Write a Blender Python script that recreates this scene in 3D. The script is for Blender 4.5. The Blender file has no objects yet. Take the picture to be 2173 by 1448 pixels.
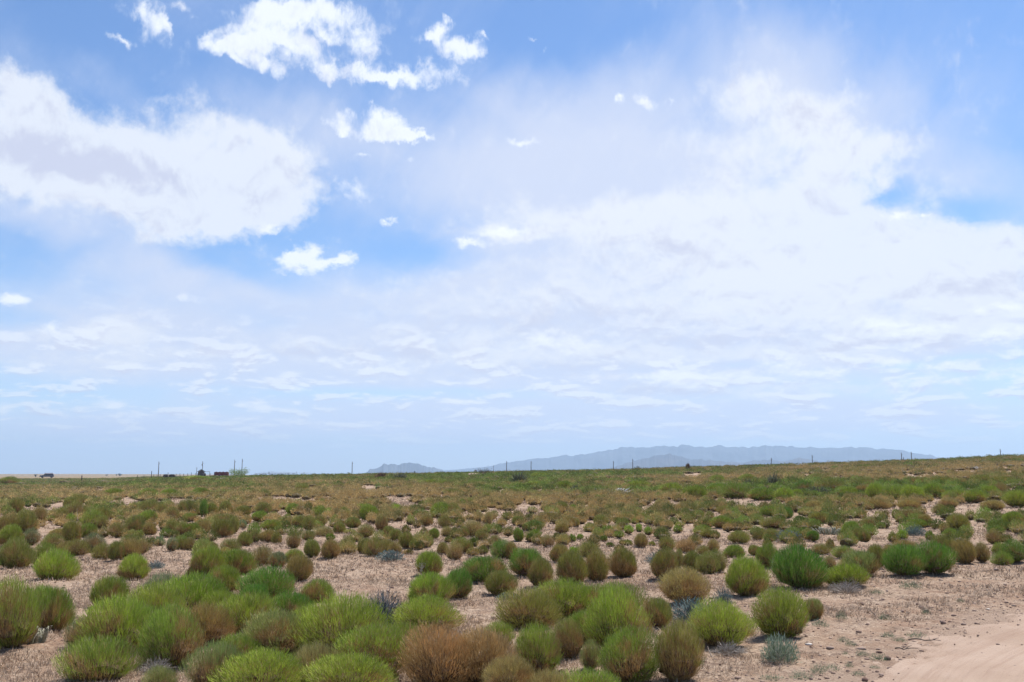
import bpy, math, random
import numpy as np
from mathutils import Vector, Matrix, Euler

# ------------------------------------------------------------------ camera
sc = bpy.context.scene
W0, H0 = 2173.0, 1448.0
F = 2113.0                    # focal length in photo pixels
CAMZ = 1.65
HORIZON = 1008.0
PITCH = math.atan((HORIZON - H0 / 2) / F)
cam_data = bpy.data.cameras.new("camera")
cam_data.sensor_fit = 'HORIZONTAL'
cam_data.sensor_width = 36.0
cam_data.lens = 36.0 * F / W0
cam_data.clip_start = 0.05
cam_data.clip_end = 30000.0
cam = bpy.data.objects.new("camera", cam_data)
sc.collection.objects.link(cam)
cam.location = (0, 0, CAMZ)
cam.rotation_euler = (math.pi / 2 + PITCH, 0, 0)
sc.camera = cam
sc.view_settings.view_transform = 'Standard'
sc.view_settings.look = 'None'
sc.view_settings.exposure = 0.48
sc.view_settings.gamma = 1.0
sc.cycles.use_denoising = True
sc.cycles.denoiser = 'OPENIMAGEDENOISE'
sc.cycles.denoising_input_passes = 'RGB_ALBEDO_NORMAL'
sc.cycles.max_bounces = 5
sc.cycles.diffuse_bounces = 3
sc.cycles.transmission_bounces = 3
sc.cycles.volume_bounces = 0
sc.cycles.use_fast_gi = False

SUN_DIR = Vector((0.30, 0.31, 0.90)).normalized()
SUN_EL = math.asin(SUN_DIR.z)
SUN_AZ = math.atan2(SUN_DIR.x, SUN_DIR.y)

def ray_dir(px, py):
    """unit direction in the world of a photo pixel"""
    x = (px - W0 / 2) / F
    u = (H0 / 2 - py) / F
    c, s = math.cos(PITCH), math.sin(PITCH)
    v = Vector((x, c - u * s, s + u * c))
    return v.normalized()

def azel(px, py):
    d = ray_dir(px, py)
    return math.atan2(d.x, d.y), math.asin(d.z)

# ------------------------------------------------------------------ sun
sl = bpy.data.lights.new("sun", 'SUN')
sl.energy = 5.0
sl.angle = math.radians(0.55)
sl.color = (1.0, 0.965, 0.92)
so = bpy.data.objects.new("sun", sl)
sc.collection.objects.link(so)
so.rotation_euler = SUN_DIR.to_track_quat('Z', 'Y').to_euler()

# ------------------------------------------------------------------ world: sky with clouds
world = bpy.data.worlds.new("World")
sc.world = world
world.use_nodes = True
nt = world.node_tree
nt.nodes.clear()

class NB:
    """small helper to wire shader nodes"""
    def __init__(s, nt): s.nt = nt
    def n(s, t, **k):
        nd = s.nt.nodes.new(t)
        for a, b in k.items(): setattr(nd, a, b)
        return nd
    def set(s, sock, v):
        if isinstance(v, bpy.types.NodeSocket): s.nt.links.new(v, sock)
        elif v is not None: sock.default_value = v
    def m(s, op, a, b=None, c=None, clamp=False):
        nd = s.n('ShaderNodeMath', operation=op); nd.use_clamp = clamp
        s.set(nd.inputs[0], a)
        if b is not None: s.set(nd.inputs[1], b)
        if c is not None: s.set(nd.inputs[2], c)
        return nd.outputs[0]
    def vm(s, op, a, b=None, scale=None):
        nd = s.n('ShaderNodeVectorMath', operation=op)
        s.set(nd.inputs[0], a)
        if b is not None: s.set(nd.inputs[1], b)
        if scale is not None: s.set(nd.inputs['Scale'], scale)
        return nd.outputs[1] if op in ('DOT_PRODUCT', 'LENGTH') else nd.outputs[0]
    def noise(s, vec, scale, detail=4, rough=0.5, dist=0.0, color=False, dim='3D'):
        nd = s.n('ShaderNodeTexNoise', noise_dimensions=dim)
        if vec is not None: s.set(nd.inputs['Vector'], vec)
        nd.inputs['Scale'].default_value = scale
        nd.inputs['Detail'].default_value = detail
        nd.inputs['Roughness'].default_value = rough
        nd.inputs['Distortion'].default_value = dist
        return nd.outputs['Color'] if color else nd.outputs['Fac']
    def ss(s, v, a, b, lo=0.0, hi=1.0):
        nd = s.n('ShaderNodeMapRange', interpolation_type='SMOOTHSTEP')
        s.set(nd.inputs[0], v)
        nd.inputs[1].default_value = a; nd.inputs[2].default_value = b
        nd.inputs[3].default_value = lo; nd.inputs[4].default_value = hi
        return nd.outputs[0]
    def mix(s, f, a, b):
        nd = s.n('ShaderNodeMix', data_type='RGBA')
        s.set(nd.inputs[0], f)
        s.set(nd.inputs[6], a if isinstance(a, bpy.types.NodeSocket) else (*a, 1))
        s.set(nd.inputs[7], b if isinstance(b, bpy.types.NodeSocket) else (*b, 1))
        return nd.outputs[2]
    def mul(s, a, b):
        nd = s.n('ShaderNodeMix', data_type='RGBA', blend_type='MULTIPLY')
        nd.inputs[0].default_value = 1.0
        s.set(nd.inputs[6], a if isinstance(a, bpy.types.NodeSocket) else (*a, 1))
        s.set(nd.inputs[7], b if isinstance(b, bpy.types.NodeSocket) else (*b, 1))
        return nd.outputs[2]

# cloud positions: photo px centre x, y, radii, weight, tilt (deg) -> directions in the sky
CL_SOFT = [(1086,765,1500,55,.55,0),(1400,895,900,42,.55,0),(260,905,330,34,.45,0),(700,910,600,30,.3,0),(1086,700,1500,120,.25,0),(1086,860,1500,60,.3,0),(250,690,280,110,.7,0),(950,640,640,120,.75,0),(700,770,800,80,.7,0),(1500,660,620,190,.9,0),
  (1500,330,620,230,.75,-5),(900,330,420,130,.45,10),(1150,250,260,130,.4,0),(1700,160,300,130,.4,25),
  (2080,380,220,80,.45,20),(330,240,260,50,.25,30),(1300,420,420,120,.6,0),(2000,640,330,170,.8,0),
  (1900,900,500,50,.35,0),(300,560,330,60,.45,12),(620,240,260,60,.3,15),(1000,870,1300,60,.35,0),(260,920,420,45,.35,0),
  (1300,900,700,55,.4,0),(1000,950,1400,45,.25,0),(60,460,200,70,.5,0),(1120,520,160,60,.3,0),(180,110,260,90,.12,0)]
CL_BIG = [(400,480,110,30,.5,-14),(560,440,120,40,.5,0),(480,330,200,110,.3,10),(40,300,250,130,.85,0),(260,330,270,110,.85,8),(440,360,230,105,.72,12),(570,390,125,100,.85,0),
  (60,195,130,50,.8,20),(330,450,220,60,.7,0),(500,455,170,55,.7,-12),(90,390,200,60,.7,0),(470,265,90,40,.6,15),(620,360,70,70,.6,0),
  (1580,200,105,58,.9,0),(1740,240,110,50,.85,-5),(1650,300,240,100,.75,0),(1830,310,110,45,.8,0),(1790,370,170,85,.75,-20),
  (1450,490,430,110,1.0,0),(1700,500,330,150,.9,0),(1250,455,260,50,.6,0),(1080,492,110,16,.7,0),
  (2010,560,270,95,1.0,0),(2120,530,180,60,.8,0),(1800,600,300,120,.8,0),(2120,640,180,60,.8,0),(1600,660,350,80,.7,0),
  (1150,640,420,85,.7,0),(1000,760,300,60,.6,0),(620,740,330,50,.5,0),(200,770,300,60,.5,0),(1500,760,330,30,.55,0),
  (1300,745,330,40,.6,0),(1400,828,420,28,.6,0),(1850,740,230,35,.7,0),(1950,700,200,40,.7,0),(2100,690,150,50,.7,0),
  (1700,790,260,25,.6,0),(1800,830,330,25,.5,0),(180,705,140,35,.7,0),(290,700,100,40,.6,0)]
CL_SMALL = [(350,60,30,16,.7,40),(395,20,40,14,.6,0),(455,60,40,14,.6,-20),(540,90,60,20,.8,-10),(580,20,70,26,.9,0),(690,70,50,20,.7,20),(800,150,60,16,.8,0),(1020,75,16,7,.7,30),(940,22,20,8,.6,30),(500,125,30,12,.7,20),(560,130,55,30,1.2,0),(325,55,62,32,.75,50),(260,88,42,13,.8,0),(300,20,60,25,.5,0),(530,55,95,55,.66,-20),(620,35,120,50,.70,-20),
  (480,95,70,25,.8,0),(655,115,62,42,.9,30),(760,60,70,40,.8,0),(780,105,50,28,.8,0),(860,158,140,26,.95,3),(720,160,70,18,.8,8),
  (930,60,38,28,1.0,-35),(985,92,45,22,1.1,5),(960,115,50,25,.8,0),(905,85,25,18,.7,0),(700,20,70,25,.7,0),(600,90,60,25,.7,0),
  (810,268,52,34,1.3,15),(720,262,32,27,.9,0),(745,285,50,14,.7,10),(890,290,36,14,1.1,8),(840,290,50,14,.9,0),
  (1314,200,20,14,1.1,0),(1368,215,30,17,1.0,35),(1420,217,18,7,.6,0),(1110,302,55,11,.7,0),(1130,88,22,5,.6,0),(1158,120,14,7,.5,0),
  (760,400,60,24,.65,20),(580,488,36,11,.8,0),(820,473,22,9,.95,8),(1000,512,52,12,1.0,0),(1075,490,75,11,.9,0),
  (660,530,32,23,1.2,0),(640,558,66,20,1.25,0),(728,548,32,17,1.1,0),(700,557,45,12,.8,0),(620,540,24,12,.9,0),
  (22,632,46,20,1.1,0),(395,630,46,9,.7,0),(860,338,36,7,.5,0),(780,330,30,6,.5,0),(1905,465,42,14,.9,0),(1955,463,20,7,.7,0),
  (8,868,42,17,1.0,0),(235,858,56,12,.9,0),(140,840,32,9,.7,0),(545,855,56,11,.9,0),(560,868,36,9,.8,0),(420,878,54,12,.9,0),
  (625,855,16,6,.8,0),(760,845,36,7,.7,0),(975,852,54,9,.9,0),(780,860,40,6,.5,0),(180,885,60,9,.6,0),(280,885,90,11,.7,0),
  (640,828,50,11,.7,0),(90,900,60,7,.45,0),(560,890,130,10,.55,0),(800,905,220,12,.5,0),(300,935,220,9,.5,0),(600,938,60,5,.5,0),
  (1990,778,52,14,1.0,0),(1650,772,62,17,.9,0),(1880,768,60,14,.8,0),(1500,800,130,18,.8,0),(1420,800,60,22,.8,0),(1300,800,110,14,.8,0),
  (1750,790,120,13,.8,0),(2000,808,140,14,.7,0),(2140,790,60,22,.8,0),(1630,716,60,9,.8,0),(1870,690,70,28,.9,0),(2090,660,30,9,.8,0),
  (2140,648,34,12,.9,0),(1950,700,90,18,.8,0),(2120,710,90,22,.8,0),(1150,720,60,28,.6,0),(1230,735,60,24,.6,0),(1680,890,160,11,.6,0),
  (1850,893,60,8,.6,0),(1400,905,120,10,.5,0),(2080,866,80,9,.6,0),(1340,845,90,7,.5,0),(745,744,34,9,.5,0),(840,775,120,13,.45,0),
  (1240,890,90,9,.5,0),(2000,915,90,6,.4,0),(1850,935,50,5,.4,0),(1560,930,70,6,.3,0),(210,750,60,12,.4,0),(110,692,36,16,.8,0)]
CL_SHADE = [(70,310,170,55,.9,0),(260,355,190,45,.9,8),(560,420,100,40,.3,0),(1700,450,120,40,.4,0),(1450,545,260,40,.4,0),
  (1560,715,330,18,1.0,0),(1250,790,260,18,.8,0),(1380,835,200,10,.9,0),(1850,735,190,14,1.0,0),(2080,610,180,25,.6,0),
  (950,690,400,30,.5,0),(1250,680,300,35,.5,0),(2060,745,130,12,.8,0),(800,745,260,20,.5,0),(1900,790,120,8,.6,0),(650,563,60,6,.5,0),
  (1050,790,200,14,.6,0),(1100,830,120,6,.6,0),(820,300,60,6,.4,0),(1600,810,200,7,.6,0),(400,740,300,16,.3,0)]
CL_GAP = [(1880,415,70,40,.72,-10),(2060,440,110,26,.45,0),(1180,60,200,90,.6,0),(180,60,160,90,.5,0),(880,535,130,35,.7,0),
  (1900,775,80,10,.8,0),(1560,772,80,10,.8,0),(1870,635,50,32,.7,0),(60,680,110,25,.5,0),(420,710,70,22,.4,0),(780,835,380,16,.9,0),
  (150,835,240,22,.7,0),(2050,760,90,10,.6,0),(1150,530,60,24,.4,0),(520,580,170,26,.5,10)]

b = NB(nt)
tc = b.n('ShaderNodeTexCoord')
gen = b.vm('NORMALIZE', tc.outputs['Generated'])
sep = b.n('ShaderNodeSeparateXYZ'); nt.links.new(gen, sep.inputs[0])
az = b.m('ARCTAN2', sep.outputs[0], sep.outputs[1])
el = b.m('ARCSINE', sep.outputs[2])
elp = b.m('MAXIMUM', el, 0.0)
vv = b.m('MULTIPLY', b.m('LOGARITHM', b.m('ADD', elp, 0.07), math.e), 0.35)
cmb = b.n('ShaderNodeCombineXYZ'); nt.links.new(az, cmb.inputs[0]); nt.links.new(vv, cmb.inputs[1])
nvec = cmb.outputs[0]                     # noise coordinates, finer near the horizon
cmb2 = b.n('ShaderNodeCombineXYZ'); nt.links.new(az, cmb2.inputs[0]); nt.links.new(el, cmb2.inputs[1])
pvec = cmb2.outputs[0]
elscale = b.ss(el, 0.0, 0.35, 0.12, 1.0)

def warped(scale, detail, amt, rough=0.6, seed=0.0):
    v = b.vm('ADD', nvec, (seed, seed * .7, seed * .3))
    nz = b.noise(v, scale, detail, rough, color=True)
    d = b.vm('SUBTRACT', nz, (0.5, 0.5, 0.5))
    sc_ = b.n('ShaderNodeCombineXYZ'); sc_.inputs[0].default_value = amt
    nt.links.new(b.m('MULTIPLY', elscale, amt), sc_.inputs[1])
    d = b.vm('MULTIPLY', d, sc_.outputs[0])
    return b.vm('ADD', pvec, d)

def blobs(lst, vec, grad='SPHERICAL'):
    tot = None
    for (cx, cy, rx, ry, w, tilt) in lst:
        a0, e0 = azel(cx, cy)
        a1, _ = azel(cx + rx, cy); _, e1 = azel(cx, cy - ry)
        mp = b.n('ShaderNodeMapping', vector_type='TEXTURE')
        mp.inputs['Location'].default_value = (a0, e0, 0)
        mp.inputs['Rotation'].default_value = (0, 0, -math.radians(tilt))
        mp.inputs['Scale'].default_value = (abs(a1 - a0) * 1.25, abs(e1 - e0) * 1.25, 1)
        nt.links.new(vec, mp.inputs['Vector'])
        g = b.n('ShaderNodeTexGradient', gradient_type=grad)
        nt.links.new(mp.outputs[0], g.inputs[0])
        tot = b.m('MULTIPLY', g.outputs['Fac'], w) if tot is None else b.m('MULTIPLY_ADD', g.outputs['Fac'], w, tot)
    return tot

w_big = warped(11, 9, 0.095, 0.64)
w_small = warped(30, 9, 0.046, 0.64, 3.1)
w_soft = warped(5, 5, 0.16, 0.55, 7.7)
big = blobs(CL_BIG, w_big)
small = b.m('MULTIPLY', blobs(CL_SMALL, w_small), 0.97)
soft = blobs(CL_SOFT, w_soft)
shade = blobs(CL_SHADE, w_big)
gap = blobs(CL_GAP, w_small)
f1 = b.m('SUBTRACT', b.noise(nvec, 26, 8, 0.62, 0.4), 0.5)
f2 = b.m('SUBTRACT', b.noise(b.vm('ADD', nvec, (4.1, 2.2, 0)), 70, 6, 0.62, 0.3), 0.5)
f3 = b.m('SUBTRACT', b.noise(b.vm('ADD', nvec, (9.1, 1.2, 0)), 7, 6, 0.6, 0.6), 0.5)
big = b.m('SUBTRACT', big, b.m('MULTIPLY', gap, 0.9))
d_big = b.m('ADD', big, b.m('ADD', b.m('MULTIPLY', f1, 1.35), b.m('MULTIPLY', f2, 0.75)))
a_big = b.ss(d_big, 0.02, 0.95)
d_small0 = small
d_small = b.m('ADD', small, b.m('ADD', b.m('MULTIPLY', f2, 1.5), b.m('MULTIPLY', f1, 0.8)))
a_small = b.m('MULTIPLY', b.ss(d_small, 0.12, 1.0), b.ss(small, 0.02, 0.22))
d_soft = b.m('SUBTRACT', b.m('ADD', soft, b.m('MULTIPLY', f3, 0.7)), b.m('MULTIPLY', gap, 0.5))
# fine slanting fibres inside the thin high cloud
fm = b.n('ShaderNodeMapping', vector_type='TEXTURE'); nt.links.new(pvec, fm.inputs['Vector']); fm.inputs['Rotation'].default_value = (0, 0, math.radians(-38)); fm.inputs['Scale'].default_value = (1 / 20, 1 / 5, 1)
fib = b.m('SUBTRACT', b.noise(fm.outputs[0], 1.0, 7, 0.62, 0.6), 0.5)
d_soft = b.m('ADD', d_soft, b.m('MULTIPLY', fib, 0.42))
a_soft = b.ss(d_soft, -0.18, 0.95, 0.0, 0.92)

sky = b.n('ShaderNodeTexSky', sky_type='NISHITA')
sky.sun_disc = False
sky.sun_elevation = SUN_EL
sky.sun_rotation = SUN_AZ
sky.altitude = 1500
sky.air_density = 1.15
sky.dust_density = 0.8
sky.ozone_density = 1.6
base = b.mul(sky.outputs[0], (1.00, 1.24, 1.52))
veil = (6.9, 7.5, 9.15)
white = (8.55, 8.95, 9.7)
grey = (6.6, 6.85, 8.3)
c = b.mix(a_soft, base, veil)
f1u = b.m('SUBTRACT', b.noise(b.vm('ADD', nvec, (0.0, 0.010, 0)), 26, 8, 0.62, 0.4), 0.5)
relief = b.m('MULTIPLY', b.m('SUBTRACT', f1u, f1), 3.2)
shn = b.m('MULTIPLY', b.ss(b.m('ADD', b.m('ADD', shade, relief), b.m('ADD', b.m('MULTIPLY', f1, 1.0), b.m('MULTIPLY', f3, 1.5))), -0.05, 0.85), 0.95)
# rows of small cumulus low over the horizon, flat and crowded with distance
cm3 = b.n('ShaderNodeCombineXYZ'); nt.links.new(az, cm3.inputs[0]); nt.links.new(b.m('MULTIPLY', vv, 1.5), cm3.inputs[1])
nA = b.noise(b.vm('ADD', cm3.outputs[0], (2.7, 5.1, 0)), 19, 8, 0.60, 0.25)
nB = b.noise(b.vm('ADD', cm3.outputs[0], (2.7, 5.113, 0)), 19, 8, 0.60, 0.25)
band = b.m('MULTIPLY', b.ss(el, 0.012, 0.05), b.ss(el, 0.19, 0.09))
a_row = b.m('MULTIPLY', b.m('MULTIPLY', b.ss(nA, 0.49, 0.60), band), 0.72)
row_sh = b.ss(b.m('SUBTRACT', nB, nA), -0.03, 0.05)
c_cl = b.mix(shn, white, grey)
c = b.mix(b.m('MULTIPLY', b.ss(el, 0.16, 0.0), 0.55), c, (7.4, 8.5, 11.0))
c = b.mix(b.m('MULTIPLY', a_big, 0.90), c, c_cl)
c = b.mix(a_row, c, b.mix(row_sh, (9.6, 10.0, 10.6), (6.9, 7.2, 8.7)))
c = b.mix(b.m('MULTIPLY', a_small, 0.88), c, b.mix(b.m('MULTIPLY', shn, 0.55), (9.9, 10.3, 10.9), grey))

bg = b.n('ShaderNodeBackground'); bg.inputs[1].default_value = 0.076
nt.links.new(c, bg.inputs[0])
wo = b.n('ShaderNodeOutputWorld'); nt.links.new(bg.outputs[0], wo.inputs[0])
world.cycles.sampling_method = 'MANUAL'
world.cycles.sample_map_resolution = 512

# ------------------------------------------------------------------ numpy helpers
rng = np.random.default_rng(11)
random.seed(5)

def _hash(ix, iy, seed):
    h = (ix.astype(np.int64) * 374761393 + iy.astype(np.int64) * 668265263 + seed * 144665) & 0xffffffff
    h = ((h ^ (h >> 13)) * 1274126177) & 0xffffffff
    return ((h ^ (h >> 16)) & 0xffff) / 65535.0

def vnoise(x, y, seed=0):
    x0 = np.floor(x); y0 = np.floor(y)
    fx = x - x0; fy = y - y0
    fx = fx * fx * (3 - 2 * fx); fy = fy * fy * (3 - 2 * fy)
    a = _hash(x0, y0, seed); bb = _hash(x0 + 1, y0, seed)
    c_ = _hash(x0, y0 + 1, seed); d = _hash(x0 + 1, y0 + 1, seed)
    return (a * (1 - fx) + bb * fx) * (1 - fy) + (c_ * (1 - fx) + d * fx) * fy

def fbm(x, y, seed=0, octv=4, gain=0.5):
    s = 0; a = 1.0; t = 0
    for k in range(octv):
        s = s + a * vnoise(x * 2 ** k, y * 2 ** k, seed + k * 17); t += a; a *= gain
    return s / t

def smooth(t):
    t = np.clip(t, 0, 1); return t * t * (3 - 2 * t)

CREST = 150.0
_cx = np.array([-1500, 0, 250, 320, 430, 700, 1000, 1470, 1800, 2173, 2900, 4000.])
_cy = np.array([1028, 1027, 1024, 1017, 1014, 1008, 1003, 992, 982, 970, 952, 942.])

def H(x, y):
    x = np.asarray(x, float); y = np.asarray(y, float)
    r = np.hypot(x, y)
    a = np.clip(np.arctan2(x, y), -1.2, 1.2)
    px = W0 / 2 + F * np.tan(np.clip(a, -.85, .85))
    zc = CAMZ - 0.40 + CREST * (HORIZON - np.interp(px, _cx, _cy)) / F
    t = np.clip((r - 15) / (CREST - 15), 0, 1)
    t = t ** 1.08
    z = zc * t
    fall = smooth((r - 420) / 1100)
    z = z * (1 - fall)
    z = z + (fbm(x / 14, y / 14, 3, 3) - .5) * 0.35 * smooth((r - 18) / 40) * (1 - smooth((r - 300) / 500))
    # low tan rise far to the left
    mx, my = -860., 1900.
    q = ((x - mx) / 420.) ** 2 + ((y - my) / 300.) ** 2
    z = z + 3.4 * np.exp(-q)
    q2 = ((x - (-560.)) / 90.) ** 2 + ((y - 1500.) / 90.) ** 2
    z = z + 1.6 * np.exp(-q2)
    return z

def H1(x, y): return float(H(np.array([x]), np.array([y]))[0])

def unproject(px, py, rmax=900.):
    d = ray_dir(px, py)
    hor = math.hypot(d.x, d.y)
    rs = np.geomspace(3, rmax, 3000)
    X = d.x / hor * rs; Y = d.y / hor * rs
    Z = CAMZ + d.z / hor * rs
    hit = np.nonzero(Z < H(X, Y))[0]
    i = hit[0] if len(hit) else len(rs) - 1
    return float(X[i]), float(Y[i])

def at_dist(px, dist):
    d = ray_dir(px, HORIZON); h = math.hypot(d.x, d.y)
    return d.x / h * dist, d.y / h * dist

def project(x, y, z):
    """photo px of world points"""
    c_, s_ = math.cos(PITCH), math.sin(PITCH)
    zz = z - CAMZ
    fwd = y * c_ + zz * s_
    up = -y * s_ + zz * c_
    return W0 / 2 + F * x / fwd, H0 / 2 - F * up / fwd

def link(name, me, mats=None, parent=None):
    o = bpy.data.objects.new(name, me)
    sc.collection.objects.link(o)
    if mats is not None:
        for m_ in (mats if isinstance(mats, (list, tuple)) else [mats]): me.materials.append(m_)
    if parent is not None: o.parent = parent
    return o

def quads_mesh(name, V, quads, col=None, smooth_=False):
    """V (n,3); quads (m,k) index array; col (n,4) point colours"""
    me = bpy.data.meshes.new(name)
    k = quads.shape[1]
    me.vertices.add(len(V)); me.vertices.foreach_set('co', np.ascontiguousarray(V, np.float32).ravel())
    me.loops.add(quads.size); me.loops.foreach_set('vertex_index', np.ascontiguousarray(quads, np.int32).ravel())
    me.polygons.add(len(quads)); me.polygons.foreach_set('loop_start', (np.arange(len(quads)) * k).astype(np.int32))
    try: me.polygons.foreach_set('loop_total', np.full(len(quads), k, np.int32))
    except Exception: pass
    me.update(calc_edges=True)
    if smooth_: me.polygons.foreach_set('use_smooth', np.ones(len(quads), bool))
    if col is not None:
        at = me.color_attributes.new('blade', 'FLOAT_COLOR', 'POINT')
        at.data.foreach_set('color', np.ascontiguousarray(col, np.float32).ravel())
    return me

def unit(v): return v / np.maximum(np.linalg.norm(v, axis=-1, keepdims=True), 1e-9)

def blades(P, D, L, Wd, col, bend=0.12, mid=0.45):
    """slender leaf blades: one folded diamond each. P,D (n,3); L,Wd (n,); col (n,4)"""
    n = len(P)
    rnd = rng.normal(size=(n, 3))
    S = unit(np.cross(D, rnd))
    Bv = unit(np.cross(S, D))
    L = L[:, None]; Wd = Wd[:, None]
    M = P + D * L * mid + Bv * L * bend
    T = P + D * L
    V = np.stack([P, M + S * Wd * .5, T, M - S * Wd * .5], 1).reshape(-1, 3)
    Q = np.arange(n * 4).reshape(-1, 4)
    C = np.repeat(col, 4, 0)
    return V, Q, C

def tag(o, label=None, cat=None, group=None, kind=None):
    if label: o['label'] = label
    if cat: o['category'] = cat
    if group: o['group'] = group
    if kind: o['kind'] = kind
    return o

def empty(name, loc, rz=0):
    o = bpy.data.objects.new(name, None); sc.collection.objects.link(o)
    o.location = loc; o.rotation_euler = (0, 0, rz); o.empty_display_size = .1
    return o

# ------------------------------------------------------------------ materials
def new_mat(name):
    m_ = bpy.data.materials.new(name); m_.use_nodes = True
    m_.node_tree.nodes.clear()
    return m_, NB(m_.node_tree)

def out_surface(bb, sh):
    o = bb.n('ShaderNodeOutputMaterial'); bb.nt.links.new(sh, o.inputs[0]); return o

def leaf_shader(bb, col, rough=0.75, trans=0.12):
    d = bb.n('ShaderNodeBsdfPrincipled'); bb.set(d.inputs['Base Color'], col)
    d.inputs['Roughness'].default_value = rough
    d.inputs['Specular IOR Level'].default_value = 0.2
    t = bb.n('ShaderNodeBsdfTranslucent'); bb.set(t.inputs[0], col)
    mx = bb.n('ShaderNodeMixShader'); mx.inputs[0].default_value = trans
    bb.nt.links.new(d.outputs[0], mx.inputs[1]); bb.nt.links.new(t.outputs[0], mx.inputs[2])
    out_surface(bb, mx.outputs[0])

DRY = (0.42, 0.272, 0.108)
def mat_foliage():
    """leaf colour comes from the object colour, its alpha says how much of the shrub has dried to brown"""
    m_, bb = new_mat('shrub_foliage')
    at = bb.n('ShaderNodeAttribute', attribute_name='blade')
    sp = bb.n('ShaderNodeSeparateColor'); bb.nt.links.new(at.outputs['Color'], sp.inputs[0])
    oi = bb.n('ShaderNodeObjectInfo')
    k = bb.m('MULTIPLY_ADD', sp.outputs[0], 0.75, 0.62)
    g = bb.vm('SCALE', oi.outputs['Color'], scale=k)
    dr = bb.vm('SCALE', DRY, scale=k)
    # shift some blades towards yellow
    g = bb.mix(bb.m('MULTIPLY', sp.outputs[0], 0.25), g, bb.vm('MULTIPLY', g, (1.45, 1.12, 0.75)))
    thr = bb.m('SUBTRACT', oi.outputs['Alpha'], sp.outputs[1])
    f = bb.ss(thr, -0.10, 0.10)
    straw = bb.m('MULTIPLY', bb.m('GREATER_THAN', sp.outputs[2], .91), .75)
    leaf_shader(bb, bb.mix(straw, bb.mix(f, g, dr), (0.56, 0.45, 0.24)))
    return m_
def mat_field():
    m_, bb = new_mat('shrub_field_foliage')
    at = bb.n('ShaderNodeAttribute', attribute_name='blade')
    leaf_shader(bb, at.outputs['Color'])
    return m_
def mat_plain_blade(name, c1, c2, trans=0.15, rough=.8):
    m_, bb = new_mat(name)
    at = bb.n('ShaderNodeAttribute', attribute_name='blade')
    sp = bb.n('ShaderNodeSeparateColor'); bb.nt.links.new(at.outputs['Color'], sp.inputs[0])
    leaf_shader(bb, bb.mix(sp.outputs[0], c1, c2), rough, trans)
    return m_
def mat_rough(name, c1, c2, scale=20, rough=.9, metal=0.0, bump=0.0, spec=.3):
    m_, bb = new_mat(name)
    tcn = bb.n('ShaderNodeTexCoord')
    nz = bb.noise(tcn.outputs['Object'], scale, 6, .6)
    col = bb.mix(bb.ss(nz, .35, .65), c1, c2)
    d = bb.n('ShaderNodeBsdfPrincipled'); bb.set(d.inputs['Base Color'], col)
    d.inputs['Roughness'].default_value = rough; d.inputs['Metallic'].default_value = metal
    d.inputs['Specular IOR Level'].default_value = spec
    if bump:
        bm_ = bb.n('ShaderNodeBump'); bm_.inputs['Strength'].default_value = bump; bm_.inputs['Distance'].default_value = .02
        bb.nt.links.new(nz, bm_.inputs['Height']); bb.nt.links.new(bm_.outputs[0], d.inputs['Normal'])
    out_surface(bb, d.outputs[0]); return m_

M_FOL = mat_foliage()
M_FIELD = mat_field()
M_SHADED_STEM = mat_plain_blade('dry_stem', (0.12, 0.072, 0.040), (0.40, 0.265, 0.135), .05)  # woody stem browns, deepened so shrub undersides look shaded
M_TWIG = mat_plain_blade('grey_twig', (0.20, 0.17, 0.14), (0.46, 0.41, 0.36), .0)
M_STRAW = mat_plain_blade('straw', (0.19, 0.13, 0.088), (0.68, 0.52, 0.37), .1)
M_YUCCA = mat_plain_blade('yucca_leaf', (0.07, 0.085, 0.045), (0.24, 0.23, 0.14), .1, .55)
M_CACTUS = mat_rough('cactus_skin', (0.20, 0.20, 0.13), (0.38, 0.35, 0.25), 30, .7, bump=.6)
M_SPINE = mat_plain_blade('cactus_spine', (0.34, 0.31, 0.24), (0.60, 0.56, 0.47), .0)
M_DEADW = mat_rough('dead_cactus_wood', (0.45, 0.42, 0.38), (0.70, 0.67, 0.62), 12, .9)
M_POLE = mat_rough('weathered_wood', (0.07, 0.055, 0.045), (0.14, 0.11, 0.09), 6, .9)
M_DARKW = mat_rough('dark_wood', (0.03, 0.022, 0.02), (0.06, 0.045, 0.04), 6, .9)

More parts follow.
